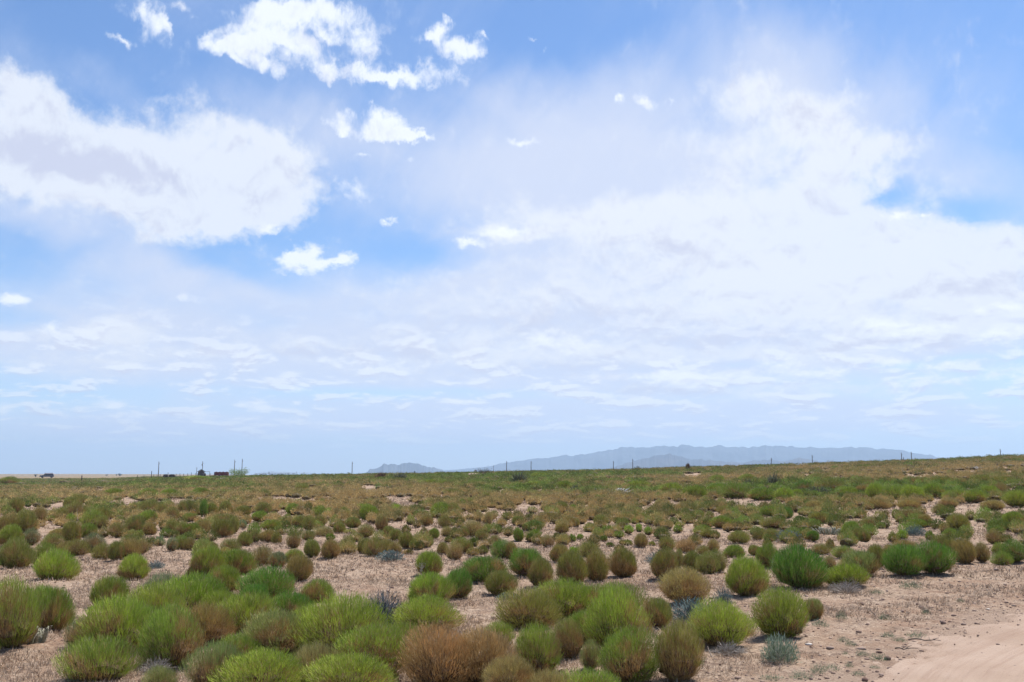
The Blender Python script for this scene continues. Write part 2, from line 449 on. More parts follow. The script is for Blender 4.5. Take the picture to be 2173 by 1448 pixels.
def mat_ground():
    m_, bb = new_mat('desert_soil')
    geo = bb.n('ShaderNodeNewGeometry')
    pos = geo.outputs['Position']
    big_ = bb.noise(pos, 0.35, 4, .55)
    mid_ = bb.noise(pos, 2.6, 5, .6)
    fine = bb.noise(pos, 34, 5, .75)
    grit = bb.noise(pos, 120, 3, .7)
    # broken litter: stretched light and dark chips
    vo = bb.n('ShaderNodeTexVoronoi', feature='F1'); vo.inputs['Scale'].default_value = 26
    vo.inputs['Randomness'].default_value = 1.0
    wv = bb.vm('ADD', pos, bb.vm('SCALE', bb.noise(pos, 9, 3, .6, color=True), scale=0.14))
    bb.nt.links.new(wv, vo.inputs['Vector'])
    chips = bb.n('ShaderNodeSeparateColor'); bb.nt.links.new(vo.outputs['Color'], chips.inputs[0])
    vo2 = bb.n('ShaderNodeTexVoronoi', feature='F1'); vo2.inputs['Scale'].default_value = 7.5
    bb.nt.links.new(wv, vo2.inputs['Vector'])
    chips2 = bb.n('ShaderNodeSeparateColor'); bb.nt.links.new(vo2.outputs['Color'], chips2.inputs[0])
    sand = bb.mix(bb.ss(mid_, .35, .65), (0.325, 0.215, 0.142), (0.425, 0.305, 0.213))
    red = (0.24, 0.13, 0.08)
    litter = bb.mix(chips.outputs[0], (0.12, 0.073, 0.048), (0.53, 0.40, 0.29))
    c_ = bb.mix(bb.m('MULTIPLY', bb.ss(big_, .46, .68), 0.55), sand, red)
    lf = bb.ss(bb.m('ADD', fine, bb.m('MULTIPLY', bb.m('SUBTRACT', mid_, .5), .5)), .40, .60)
    c_ = bb.mix(bb.m('MULTIPLY', lf, 0.75), c_, litter)
    dk = bb.m('MULTIPLY', bb.m('GREATER_THAN', chips2.outputs[1], .80), bb.ss(fine, .45, .55))
    c_ = bb.mix(bb.m('MULTIPLY', dk, .6), c_, (0.10, 0.06, 0.042))
    ga = bb.n('ShaderNodeAttribute', attribute_name='blade')
    gs = bb.n('ShaderNodeSeparateColor'); bb.nt.links.new(ga.outputs['Color'], gs.inputs[0])
    rs_ = bb.mix(bb.ss(fine, .45, .65), (0.362, 0.262, 0.190), (0.25, 0.16, 0.11))
    c_ = bb.mix(gs.outputs[0], c_, rs_)
    # the tan grass plain far off
    ln = bb.vm('LENGTH', pos)
    c_ = bb.mix(bb.ss(ln, 250, 600), c_, bb.mix(bb.noise(pos, .01, 3, .5), (0.27, 0.19, 0.115), (0.20, 0.155, 0.085)))
    d = bb.n('ShaderNodeBsdfPrincipled'); bb.set(d.inputs['Base Color'], c_)
    d.inputs['Roughness'].default_value = .95; d.inputs['Specular IOR Level'].default_value = .1
    hgt = bb.m('ADD', bb.m('MULTIPLY', fine, .7), bb.m('ADD', bb.m('MULTIPLY', grit, .25), bb.m('MULTIPLY', chips.outputs[0], .35)))
    bm_ = bb.n('ShaderNodeBump'); bm_.inputs['Strength'].default_value = 1.0; bm_.inputs['Distance'].default_value = .035
    bb.nt.links.new(hgt, bm_.inputs['Height']); bb.nt.links.new(bm_.outputs[0], d.inputs['Normal'])
    out_surface(bb, d.outputs[0]); return m_

def mat_road():
    m_, bb = new_mat('road_sand')
    geo = bb.n('ShaderNodeNewGeometry'); pos = geo.outputs['Position']
    big_ = bb.noise(pos, 0.8, 4, .55)
    # faint wheel streaks run along the road
    ra = bb.n('ShaderNodeAttribute', attribute_name='blade')
    mp = bb.n('ShaderNodeMapping'); bb.nt.links.new(ra.outputs['Vector'], mp.inputs['Vector'])
    mp.inputs['Scale'].default_value = (60, 16, 0)
    st = bb.noise(mp.outputs[0], 1.0, 6, .65)
    fine = bb.noise(pos, 60, 5, .7)
    c_ = bb.mix(bb.ss(big_, .3, .7), (0.335, 0.238, 0.172), (0.40, 0.295, 0.222))
    c_ = bb.mix(bb.m('MULTIPLY', bb.ss(st, .46, .66), .36), c_, (0.26, 0.165, 0.115))
    c_ = bb.mix(bb.m('MULTIPLY', bb.ss(fine, .56, .70), .35), c_, (0.20, 0.13, 0.09))
    re_ = bb.n('ShaderNodeSeparateColor'); bb.nt.links.new(ra.outputs['Color'], re_.inputs[0])
    eg = bb.m('ADD', re_.outputs[2], bb.m('MULTIPLY', bb.m('SUBTRACT', bb.noise(pos, 5, 5, .65), .5), .9))
    c_ = bb.mix(bb.ss(eg, .95, .25), c_, bb.mix(bb.ss(fine, .42, .62), (0.362, 0.262, 0.190), (0.25, 0.16, 0.11)))
    vo = bb.n('ShaderNodeTexVoronoi'); vo.inputs['Scale'].default_value = 16
    bb.nt.links.new(pos, vo.inputs['Vector'])
    peb = bb.m('LESS_THAN', vo.outputs['Distance'], .10)
    c_ = bb.mix(bb.m('MULTIPLY', peb, .55), c_, (0.16, 0.10, 0.07))
    d = bb.n('ShaderNodeBsdfPrincipled'); bb.set(d.inputs['Base Color'], c_)
    d.inputs['Roughness'].default_value = .95; d.inputs['Specular IOR Level'].default_value = .1
    bm_ = bb.n('ShaderNodeBump'); bm_.inputs['Strength'].default_value = .7; bm_.inputs['Distance'].default_value = .02
    bb.nt.links.new(bb.m('ADD', fine, bb.m('MULTIPLY', st, 1.6)), bm_.inputs['Height']); bb.nt.links.new(bm_.outputs[0], d.inputs['Normal'])
    out_surface(bb, d.outputs[0]); return m_

# ------------------------------------------------------------------ ground sheet
ROAD_EDGE = np.array([(-14, 3.2), (-7, 4.2), (-2.2, 5.2), (.9, 6.3), (2.2, 7.35), (2.8, 8.1), (3.55, 9.3), (4.9, 10.8),
                      (6.5, 12.5), (9.2, 15.0), (14, 19.2), (24, 27.5), (44, 42)], float)
def dense_edge(n=700):
    s = np.concatenate([[0], np.cumsum(np.hypot(*np.diff(ROAD_EDGE, axis=0).T))])
    t = np.linspace(0, s[-1], n)
    X = np.interp(t, s, ROAD_EDGE[:, 0]); Y = np.interp(t, s, ROAD_EDGE[:, 1])
    k = np.hanning(31); k /= k.sum()
    Xp = np.pad(X, 15, 'edge'); Yp = np.pad(Y, 15, 'edge')
    return np.convolve(Xp, k, 'valid'), np.convolve(Yp, k, 'valid')
EX, EY = dense_edge()
TX, TY = np.gradient(EX), np.gradient(EY)
TL = np.hypot(TX, TY); TX /= TL; TY /= TL

def road_dist(x, y):
    """signed distance to the road's far edge, positive on the road side"""
    x = np.asarray(x, float); y = np.asarray(y, float)
    out = np.empty(x.shape); fx = x.ravel(); fy = y.ravel(); o = np.empty(len(fx))
    for i in range(0, len(fx), 20000):
        dx = fx[i:i + 20000, None] - EX[None, ::4]; dy = fy[i:i + 20000, None] - EY[None, ::4]
        d2 = dx * dx + dy * dy; j = d2.argmin(1); ar = np.arange(len(j))
        side = dx[ar, j] * TY[::4][j] - dy[ar, j] * TX[::4][j]
        o[i:i + 20000] = np.sqrt(d2[ar, j]) * np.sign(side)
    return o.reshape(x.shape)

def build_ground():
    fa = np.radians(np.arange(-33, 33.001, .11))
    ca = np.radians(np.arange(36, 325, 4.0))
    A = np.concatenate([fa, ca])
    R = np.concatenate([[0.4, 1.2, 2.5, 4.0], np.geomspace(5.2, 70, 470), np.geomspace(72, 8200, 150)])
    AA, RR = np.meshgrid(A, R)
    X = RR * np.sin(AA); Y = RR * np.cos(AA)
    Z = H(X, Y)
    rd = np.zeros_like(X) - 5
    near = RR < 70
    rd[near] = road_dist(X[near], Y[near])
    amp = (1 - smooth((RR - 30) / 40))
    off = smooth((-rd - .05) / .7)
    mic = (fbm(X * 5, Y * 5, 21, 4, .6) - .5) * .065 + (fbm(X * 1.1, Y * 1.1, 31, 3) - .5) * .09
    Z = Z + amp * (mic * off) - smooth((rd + .1) / .4) * .03 * amp
    na = len(A); nr = len(R)
    V = np.stack([X, Y, Z], -1).reshape(-1, 3)
    i = np.arange(nr - 1)[:, None] * na; j = np.arange(na)[None, :]; j2 = (j + 1) % na
    Q = np.stack([i + j, i + j2, i + na + j2, i + na + j], -1).reshape(-1, 4)[:, ::-1]
    rr_ = smooth((rd + .9 + (fbm(X * 1.3, Y * 1.3, 47, 4, .6) - .5) * 1.6) / 1.3).ravel()
    me = quads_mesh('ground', V, Q, np.stack([rr_, rr_, rr_, rr_ * 0 + 1], 1), smooth_=True)
    # close the middle
    import bmesh
    bm = bmesh.new(); bm.from_mesh(me); bm.verts.ensure_lookup_table()
    ring0 = [bm.verts[k] for k in range(na)]
    cv = bm.verts.new((0, 0, H1(0, .01)))
    for k in range(na):
        bm.faces.new((cv, ring0[(k + 1) % na], ring0[k]))
    bm.normal_update(); bm.to_mesh(me); bm.free()
    o = link('ground', me, mat_ground())
    tag(o, kind='structure')
def micro(x, y):
    rd = road_dist(x, y); off = smooth((-rd - .05) / .7)
    mic = (fbm(x * 5, y * 5, 21, 4, .6) - .5) * .065 + (fbm(x * 1.1, y * 1.1, 31, 3) - .5) * .09
    return mic * off - smooth((rd + .1) / .4) * .03
build_ground()

def build_road():
    t = np.concatenate([np.linspace(-.55, 3.4, 190), np.linspace(3.45, 5.6, 30)])
    n = len(EX)
    nx, ny = TY, -TX
    T, I = np.meshgrid(t, np.arange(n))
    X = EX[I] + nx[I] * T; Y = EY[I] + ny[I] * T
    e = np.minimum(T, 5.4 - T)
    edge = smooth((e + .92 + (fbm(X * 1.8, Y * 1.8, 44, 6, .72) - .5) * 1.7) / 1.4)
    lines = (fbm(T * 9 + 3, I * .012, 71, 4, .65) - .5) * .035 + (fbm(T * 28 + 3, I * .02, 73, 3, .6) - .5) * .016
    rut = -lines + .024 * (np.exp(-((T - 1.5) / .25) ** 2) + np.exp(-((T - 3.1) / .25) ** 2))
    Z = H(X, Y) - .040 + edge * .052 - rut + (fbm(X * 3, Y * 3, 51, 5, .6) - .5) * .035
    V = np.stack([X, Y, Z], -1).reshape(-1, 3)
    k = len(t)
    i = np.arange(n - 1)[:, None] * k; j = np.arange(k - 1)[None]
    Q = np.stack([i + j, i + j + 1, i + k + j + 1, i + k + j], -1).reshape(-1, 4)[:, ::-1]
    tc_ = np.stack([T / 6, I / 700., edge, T * 0 + 1], -1).reshape(-1, 4)
    me = quads_mesh('dirt_road', V, Q, tc_, smooth_=True)
    o = link('dirt_road', me, mat_road()); tag(o, kind='structure')
    if me.polygons[100].normal.z < 0: me.flip_normals()
build_road()

# ------------------------------------------------------------------ mountains
def ridge(name, prof, dist, depth, seed, mat, near_drop=1.0):
    pts = [(azel(px, py)) for px, py in prof]
    a = np.array([p[0] for p in pts]); hgt = np.array([math.tan(p[1]) * dist + CAMZ for p in pts])
    A = np.linspace(a[0], a[-1], 520)
    top = np.interp(A, a, np.maximum(hgt, 0))
    top = top + (fbm(A * 220, A * 0, seed, 4) - .5) * dist / 330 * (top / max(top.max(), 1) + .15)
    U = np.linspace(-1, 1, 90)
    AA, UU = np.meshgrid(A, U)
    TT = np.broadcast_to(top, AA.shape)
    prof_ = (1 - np.abs(UU)) ** 1.25
    D = dist + UU * depth
    X = np.sin(AA) * D; Y = np.cos(AA) * D
    rn = 1 - np.abs(2 * fbm(X / 420, Y / 900, seed + 5, 5, .55) - 1)
    Z = TT * (prof_ * (1 + (rn - .75) * 1.3 * np.abs(UU) * (1 - np.abs(UU)) * 2.4)) - 6 * np.abs(UU) - 1
    Z[0] = -8; Z[-1] = -8
    V = np.stack([X, Y, Z], -1).reshape(-1, 3); k = len(A)
    i = np.arange(len(U) - 1)[:, None] * k; j = np.arange(k - 1)[None]
    Q = np.stack([i + j, i + j + 1, i + k + j + 1, i + k + j], -1).reshape(-1, 4)
    me = quads_mesh(name, V, Q, smooth_=True)
    o = link(name, me, mat); tag(o, kind='structure')
M_MTN = mat_rough('hazy_mountain_rock', (0.05, 0.065, 0.085), (0.085, 0.10, 0.12), .004, .95)  # grey rock with extra haze blue painted into its colour
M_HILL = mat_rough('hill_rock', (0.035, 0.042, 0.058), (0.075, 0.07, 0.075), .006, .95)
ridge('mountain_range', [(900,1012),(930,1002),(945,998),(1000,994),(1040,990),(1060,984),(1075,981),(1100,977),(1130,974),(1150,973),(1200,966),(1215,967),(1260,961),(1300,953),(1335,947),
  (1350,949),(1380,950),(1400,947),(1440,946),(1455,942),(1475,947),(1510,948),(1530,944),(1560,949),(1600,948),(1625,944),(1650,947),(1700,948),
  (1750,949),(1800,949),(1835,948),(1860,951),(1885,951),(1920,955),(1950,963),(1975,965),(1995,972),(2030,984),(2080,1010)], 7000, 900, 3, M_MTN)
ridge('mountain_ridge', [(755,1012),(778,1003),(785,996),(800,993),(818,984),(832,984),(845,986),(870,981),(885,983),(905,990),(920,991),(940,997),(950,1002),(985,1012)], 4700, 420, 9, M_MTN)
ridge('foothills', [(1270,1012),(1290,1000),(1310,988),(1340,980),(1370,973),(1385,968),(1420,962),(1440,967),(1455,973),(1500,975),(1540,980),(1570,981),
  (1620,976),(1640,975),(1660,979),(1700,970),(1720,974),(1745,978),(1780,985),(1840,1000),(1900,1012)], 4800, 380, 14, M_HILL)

# ------------------------------------------------------------------ shrub models
def envelope(n, lob, rs, low=-0.55, flat=1.0):
    """points of direction over a shrub and the envelope radius there (unit shrub: height 1, width 1)"""
    z = rs.uniform(low, 1, n); ph = rs.uniform(0, 2 * np.pi, n)
    q = np.sqrt(np.maximum(0, 1 - z * z))
    d = np.stack([q * np.cos(ph), q * np.sin(ph), z], 1)
    m = np.ones(n)
    for (ld, la, lw) in lob:
        m += la * np.exp(-((1 - d @ ld) / lw))
    return d, m

def make_shrub_meshes(seed, nf=10500, ns=900, H_=0.5, W_=0.6, leaf=(.055, .115), lw=(.0028, .0048), shell=.42, upb=.75, lumps=.10, sparse=1.0):
    global rng
    rs = np.random.default_rng(seed); rng = rs
    lob = [(unit(rs.normal(size=3) * np.array([1, 1, .7]) + [0, 0, .25]), rs.uniform(-lumps, lumps * 1.1), rs.uniform(.03, .16)) for _ in range(16)]
    def pos(d, m, u):
        zc = .40
        rz = np.where(d[:, 2] > 0, .60, .42)
        taper = np.where(d[:, 2] < 0, 1 - .30 * np.abs(d[:, 2]), 1 + .04 * d[:, 2])
        X = d[:, 0] * .5 * m * u * taper * W_; Y = d[:, 1] * .5 * m * u * taper * W_
        Z = (zc + d[:, 2] * rz * m * u) * H_
        return np.stack([X, Y, Z], 1)
    d, m = envelope(nf, lob, rs, -.80)
    u = 1 - shell * rs.random(nf) ** 1.5
    ext = rs.random(nf) < .11
    u[ext] = rs.uniform(1.0, 1.14, ext.sum())
    P = pos(d, m, u)
    root = np.zeros((nf, 3)); root[:, 2] = .02
    out = unit(P - root)
    D = unit(out * 1.0 + np.array([0, 0, upb]) + rs.normal(size=(nf, 3)) * .19)
    L = rs.uniform(*leaf, nf); Wd = rs.uniform(*lw, nf)
    P = P - D * L[:, None] * .8
    keep = P[:, 2] > .012
    # dryness: patches plus the low inner shoots
    az_ = np.arctan2(d[:, 1], d[:, 0])
    patch = fbm(np.cos(az_) * 1.8 + 5 + d[:, 2] * 1.3, np.sin(az_) * 1.8 + d[:, 2] * 1.6 + 9, seed, 3)
    dry = np.clip(.15 + .62 * (P[:, 2] / H_) + (patch - .5) * 1.5 + rs.normal(size=nf) * .09 + (u - .9) * .6, .02, .99)
    v = np.clip(.5 + (fbm(d[:, 0] * 9 + 19, d[:, 1] * 9 + d[:, 2] * 2 + 14, seed + 3, 3) - .5) * 1.7 + rs.normal(size=nf) * .12, 0, 1)
    col = np.stack([v, dry, rs.random(nf), np.ones(nf)], 1)
    V, Q, C = blades(P[keep], D[keep], L[keep], Wd[keep], col[keep])
    shade_core = IVEC[0] * np.array([.35 * W_, .35 * W_, .22 * H_]) * (1 + rs.normal(size=(len(IVEC[0]), 1)) * .12) + np.array([0, 0, .27 * H_])  # hidden solid added inside the shrub to block sun and darken its base
    mf = quads_mesh('shrub_foliage', V, Q, C); mf.materials.append(M_FOL)
    # stems fan out from the crown of the root
    d, m = envelope(ns, lob, rs, -.62)
    us = rs.uniform(.70, .97, ns); us[:ns // 14] = rs.uniform(1.0, 1.22, ns // 14)
    tip = pos(d, m, us)
    base_ = np.stack([rs.normal(size=ns) * .035 * W_, rs.normal(size=ns) * .035 * W_, rs.uniform(-.02, .01, ns)], 1) + tip * np.array([.10, .10, 0])
    v3 = tip - base_; Ln = np.linalg.norm(v3, axis=1)
    col = np.stack([rs.random(ns), np.ones(ns), np.ones(ns), np.ones(ns)], 1)
    V, Q, C = blades(base_, unit(v3), Ln, rs.uniform(.0028, .0055, ns), col, .06, .35)
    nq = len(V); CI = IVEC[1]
    V = np.concatenate([V, shade_core]); C = np.concatenate([C, np.tile([[0., 1, 1, 1]], (len(shade_core), 1))])
    ms = quads_mesh('shrub_stems_shade_core', V, Q, C)
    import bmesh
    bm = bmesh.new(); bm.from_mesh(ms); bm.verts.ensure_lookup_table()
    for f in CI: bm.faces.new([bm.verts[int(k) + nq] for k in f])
    bm.to_mesh(ms); bm.free(); ms.materials.append(M_SHADED_STEM)
    return mf, ms

def ico(sub=1):
    import bmesh
    bm = bmesh.new(); bmesh.ops.create_icosphere(bm, subdivisions=sub, radius=1)
    V = np.array([v.co[:] for v in bm.verts]); Fc = np.array([[v.index for v in f.verts] for f in bm.faces]); bm.free()
    return V, Fc
IVEC = ico(3)
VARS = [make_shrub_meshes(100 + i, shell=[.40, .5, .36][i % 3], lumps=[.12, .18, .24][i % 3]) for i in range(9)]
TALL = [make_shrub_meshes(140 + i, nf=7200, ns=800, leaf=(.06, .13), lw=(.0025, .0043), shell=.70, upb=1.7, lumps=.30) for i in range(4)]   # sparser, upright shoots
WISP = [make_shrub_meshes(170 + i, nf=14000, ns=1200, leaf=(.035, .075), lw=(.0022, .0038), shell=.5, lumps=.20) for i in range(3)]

TINT = {  # leaf colour
 'b': (0.320, 0.415, 0.062), 'g': (0.260, 0.350, 0.055), 'D': (0.165, 0.300, 0.048), 'o': (0.275, 0.290, 0.070),
 'd': (0.345, 0.300, 0.092), 'y': (0.40, 0.355, 0.13), 'r': (0.50, 0.345, 0.155), 'l': (0.31, 0.365, 0.115), 'k': (0.22, 0.28, 0.13)}
TDRY = {'b': .16, 'g': .22, 'D': .14, 'o': .32, 'd': .46, 'y': .42, 'r': .35, 'l': .35, 'k': .4}
TWORD = {'b': 'bright green', 'g': 'green', 'D': 'deep green', 'o': 'olive', 'd': 'dry brownish', 'y': 'yellowish tan', 'r': 'rust brown',
         'l': 'pale lime', 'k': 'grey green'}

# ---- foreground shrubs: px centre, py base, width, height, tint, dryness (None = tint's), shape, label
FG = [
 (20,1380,100,128,'g',.55,'w','green topped shrub with a wide brown base cut by the left frame edge'),
 (62,1330,48,72,'b',.1,'v','bright green wedge of shrub between two brownish shrubs above the small cactus'),
 (107,1342,74,88,'g',.5,'v','olive shrub with rusty right flank standing beside the small pale cactus'),
 (229,1292,70,64,'g',.38,'v','single round green shrub with dark underside on bare litter, left of the big green mass'),
 (115,1232,80,58,'b',.25,'v','bright green ball shaped shrub with tan right edge, nearest of its left hand group'),
 (285,1235,53,53,'b',.35,'v','small round light green shrub beside a low blue grey plant'),
 (437,1229,72,62,'g',.35,'v','left half of a joined pair of green shrubs behind the big green mass'),
 (502,1222,74,56,'g',.32,'v','right half of a joined pair of green shrubs behind the big green mass'),
 (478,1264,64,58,'g',.40,'v','green shrub with a pale looping stem at the top right corner of the green mass'),
 (635,1236,52,52,'d',.50,'v','dark olive rounded shrub with brown tips standing alone on open litter'),
 (567,1284,112,70,'D',.18,'v','wide deep green domed shrub in the middle left foreground'),
 (540,1292,58,46,'D',.25,'v','small deep green lump leaning on the left side of the wide domed shrub'),
 (616,1314,92,58,'D',.38,'v','deep green shrub with dark brown base in front of the wide domed shrub'),
 (673,1282,66,48,'g',.50,'v','half dried shrub, green on its left and pink brown on its right'),
 (345,1300,84,76,'k',.2,'t','pale feathery shrub at the upper edge of the big green mass'),
 (405,1312,150,84,'b',.12,'v','upper dome of the big bright green mass left of centre'),
 (325,1345,130,88,'b',.14,'w','middle dome of the big bright green mass, between its upper and lower domes'),
 (248,1396,150,116,'b',.30,'w','lower left dome of the big green mass, bright above and brown beneath'),
 (182,1378,74,58,'k',.4,'t','thin feathery shrub on the left foot of the big green mass'),
 (365,1424,118,118,'g',.46,'w','tall mixed green and brown shrub below the big green mass'),
 (432,1376,112,86,'d',.62,'w','brown flowered shrub wedged in the right side of the big green mass'),
 (205,1452,142,82,'g',.42,'t','loose green and tan shrub at the bottom left, in front of the big mass'),
 (522,1348,122,70,'g',.2,'v','green shrub between the brown flowered shrub and the deep green domes'),
 (588,1406,160,98,'l',.40,'w','yellow green domed shrub with rusty base in the bottom left centre'),
 (727,1402,180,126,'b',.36,'w','largest bright green shrub, left of the blue grey spiky bush'),
 (338,1470,62,46,'l',.1,'t','small bright tuft cut by the bottom edge below the mixed shrub'),
 (452,1466,106,92,'l',.25,'t','upright yellow green shrub at the bottom edge with long thin shoots'),
 (560,1480,156,90,'b',.2,'w','broad bright green shrub on the bottom edge, left of the rusty one'),
 (668,1456,104,82,'y',.5,'t','yellow tan scrubby shrub at the bottom, below the largest bright shrub'),
 (790,1446,176,106,'g',.50,'w','mixed green shrub with rusty patches beside the big brown bush'),
 (745,1484,170,84,'b',.25,'w','green shrub along the bottom edge under the rusty patched one'),
 (905,1350,136,68,'b',.28,'w','flat topped green shrub with one small rusty tuft, right of the blue grey bush'),
 (911,1291,90,72,'b',.42,'v','bright green round shrub with brown lower half, right below the white stalk'),
 (970,1271,60,62,'D',.16,'v','small deep green shrub touching the bright round one'),
 (908,1222,56,53,'b',.30,'v','light green ball shrub behind the white stalk'),
 (1028,1240,98,54,'D',.42,'v','wide low deep green shrub with brown patches behind the small olive ball'),
 (1061,1266,64,50,'o',.44,'v','small olive ball shrub in front of the wide low one'),
 (1146,1249,54,58,'o',.42,'v','olive egg shaped shrub in front of the dark leaning one, centre'),
 (1120,1224,72,60,'D',.40,'v','dark green leaning shrub behind the olive egg shaped one'),
 (1216,1242,64,70,'o',.40,'v','left of two touching round shrubs, lighter green, right of centre'),
 (1266,1233,52,64,'o',.58,'v','right of two touching round shrubs, browner, right of centre'),
 (1323,1227,58,60,'o',.50,'v','round olive shrub with a pale dead stem on its left side'),
 (1410,1234,56,64,'o',.40,'v','round olive shrub with two pale dead stems crossed at its foot'),
 (930,1462,150,118,'r',.95,'w','big rust brown dried bush at the bottom centre, its left half'),
 (1030,1458,150,116,'r',.8,'w','grey brown dried bush joined to the right of the rusty one'),
 (1085,1480,100,78,'y',.75,'w','orange tan dried bush at the bottom edge, right of the big brown ones'),
 (1122,1342,130,82,'o',.42,'w','brownish green shrub on the left end of the central green mass'),
 (1195,1325,140,86,'b',.35,'w','upper dome of the central green mass with rusty front'),
 (1310,1305,118,62,'g',.4,'t','loose light green shrub at the upper right of the central mass'),
 (1258,1322,90,64,'g',.5,'w','green shrub with a rusty cap inside the central green mass'),
 (1141,1438,98,112,'b',.34,'w','bright green tall shrub right of the orange tan dried bush'),
 (1208,1402,64,82,'o',.62,'w','narrow brown bellied shrub between two bright green ones'),
 (1310,1398,128,126,'b',.38,'w','bright green bowl shaped shrub with bare stems showing at its foot'),
 (1395,1336,60,62,'o',.55,'v','small green shrub with an orange brown front, left of the dark blue grey bush'),
 (1253,1430,38,60,'l',.4,'t','little narrow yellow green shrub alone between the large foreground ones'),
 (1338,1452,124,108,'g',.36,'w','left of two large shrubs side by side on the bottom edge'),
 (1440,1452,104,124,'o',.50,'w','right of two large shrubs side by side on the bottom edge, browner'),
 (1452,1290,98,74,'y',.62,'w','orange tan shrub with a green crown above the dark blue grey bush'),
 (1530,1378,128,88,'b',.32,'w','green shrub sloping left below the dark blue grey bush'),
 (1581,1270,80,80,'b',.26,'v','bright green round shrub with a few tan shoots, right of centre'),
 (1695,1252,114,84,'D',.16,'v','largest deep green ball shrub with dark underside'),
 (1798,1251,90,46,'b',.15,'v','low bright green cushion above the grey dead twigs'),
 (1825,1224,78,50,'l',.50,'v','tan and lime rounded shrub behind the low bright cushion'),
 (1918,1227,76,60,'D',.12,'v','left half of the deep green double shrub near the road'),
 (1983,1224,76,58,'D',.20,'v','right half of the deep green double shrub near the road'),
 (1660,1362,114,102,'b',.22,'w','large yellow green ball shrub standing above the silver leaved plant'),
 (1727,1313,38,42,'l',.55,'v','little half orange shrub right of the large yellow green ball'),
 (1250,1482,150,54,'b',.2,'t','strip of bright green shoots on the bottom edge right of centre'),
 (300,1372,110,80,'g',.3,'w','green filler dome between the middle and lower left domes of the mass'),
 (470,1318,90,60,'b',.2,'v','light green dome on the right shoulder of the big green mass'),
 (650,1372,90,72,'b',.3,'w','light green shrub between the yellow green dome and the largest bright shrub'),
 (850,1400,110,70,'g',.35,'w','green shrub between the rusty patched shrub and the flat topped one'),
 (1240,1372,80,62,'g',.5,'w','small green shrub below the rusty cap of the central mass'),
 (1060,1372,60,50,'b',.15,'t','loose light green shoots at the left foot of the central mass'),
 (505,1420,100,70,'g',.3,'w','green shrub in front of the brown flowered one'),
 (1165,1486,90,60,'y',.3,'t','pale straw tipped tuft on the bottom edge beside the orange dried bush'),
]
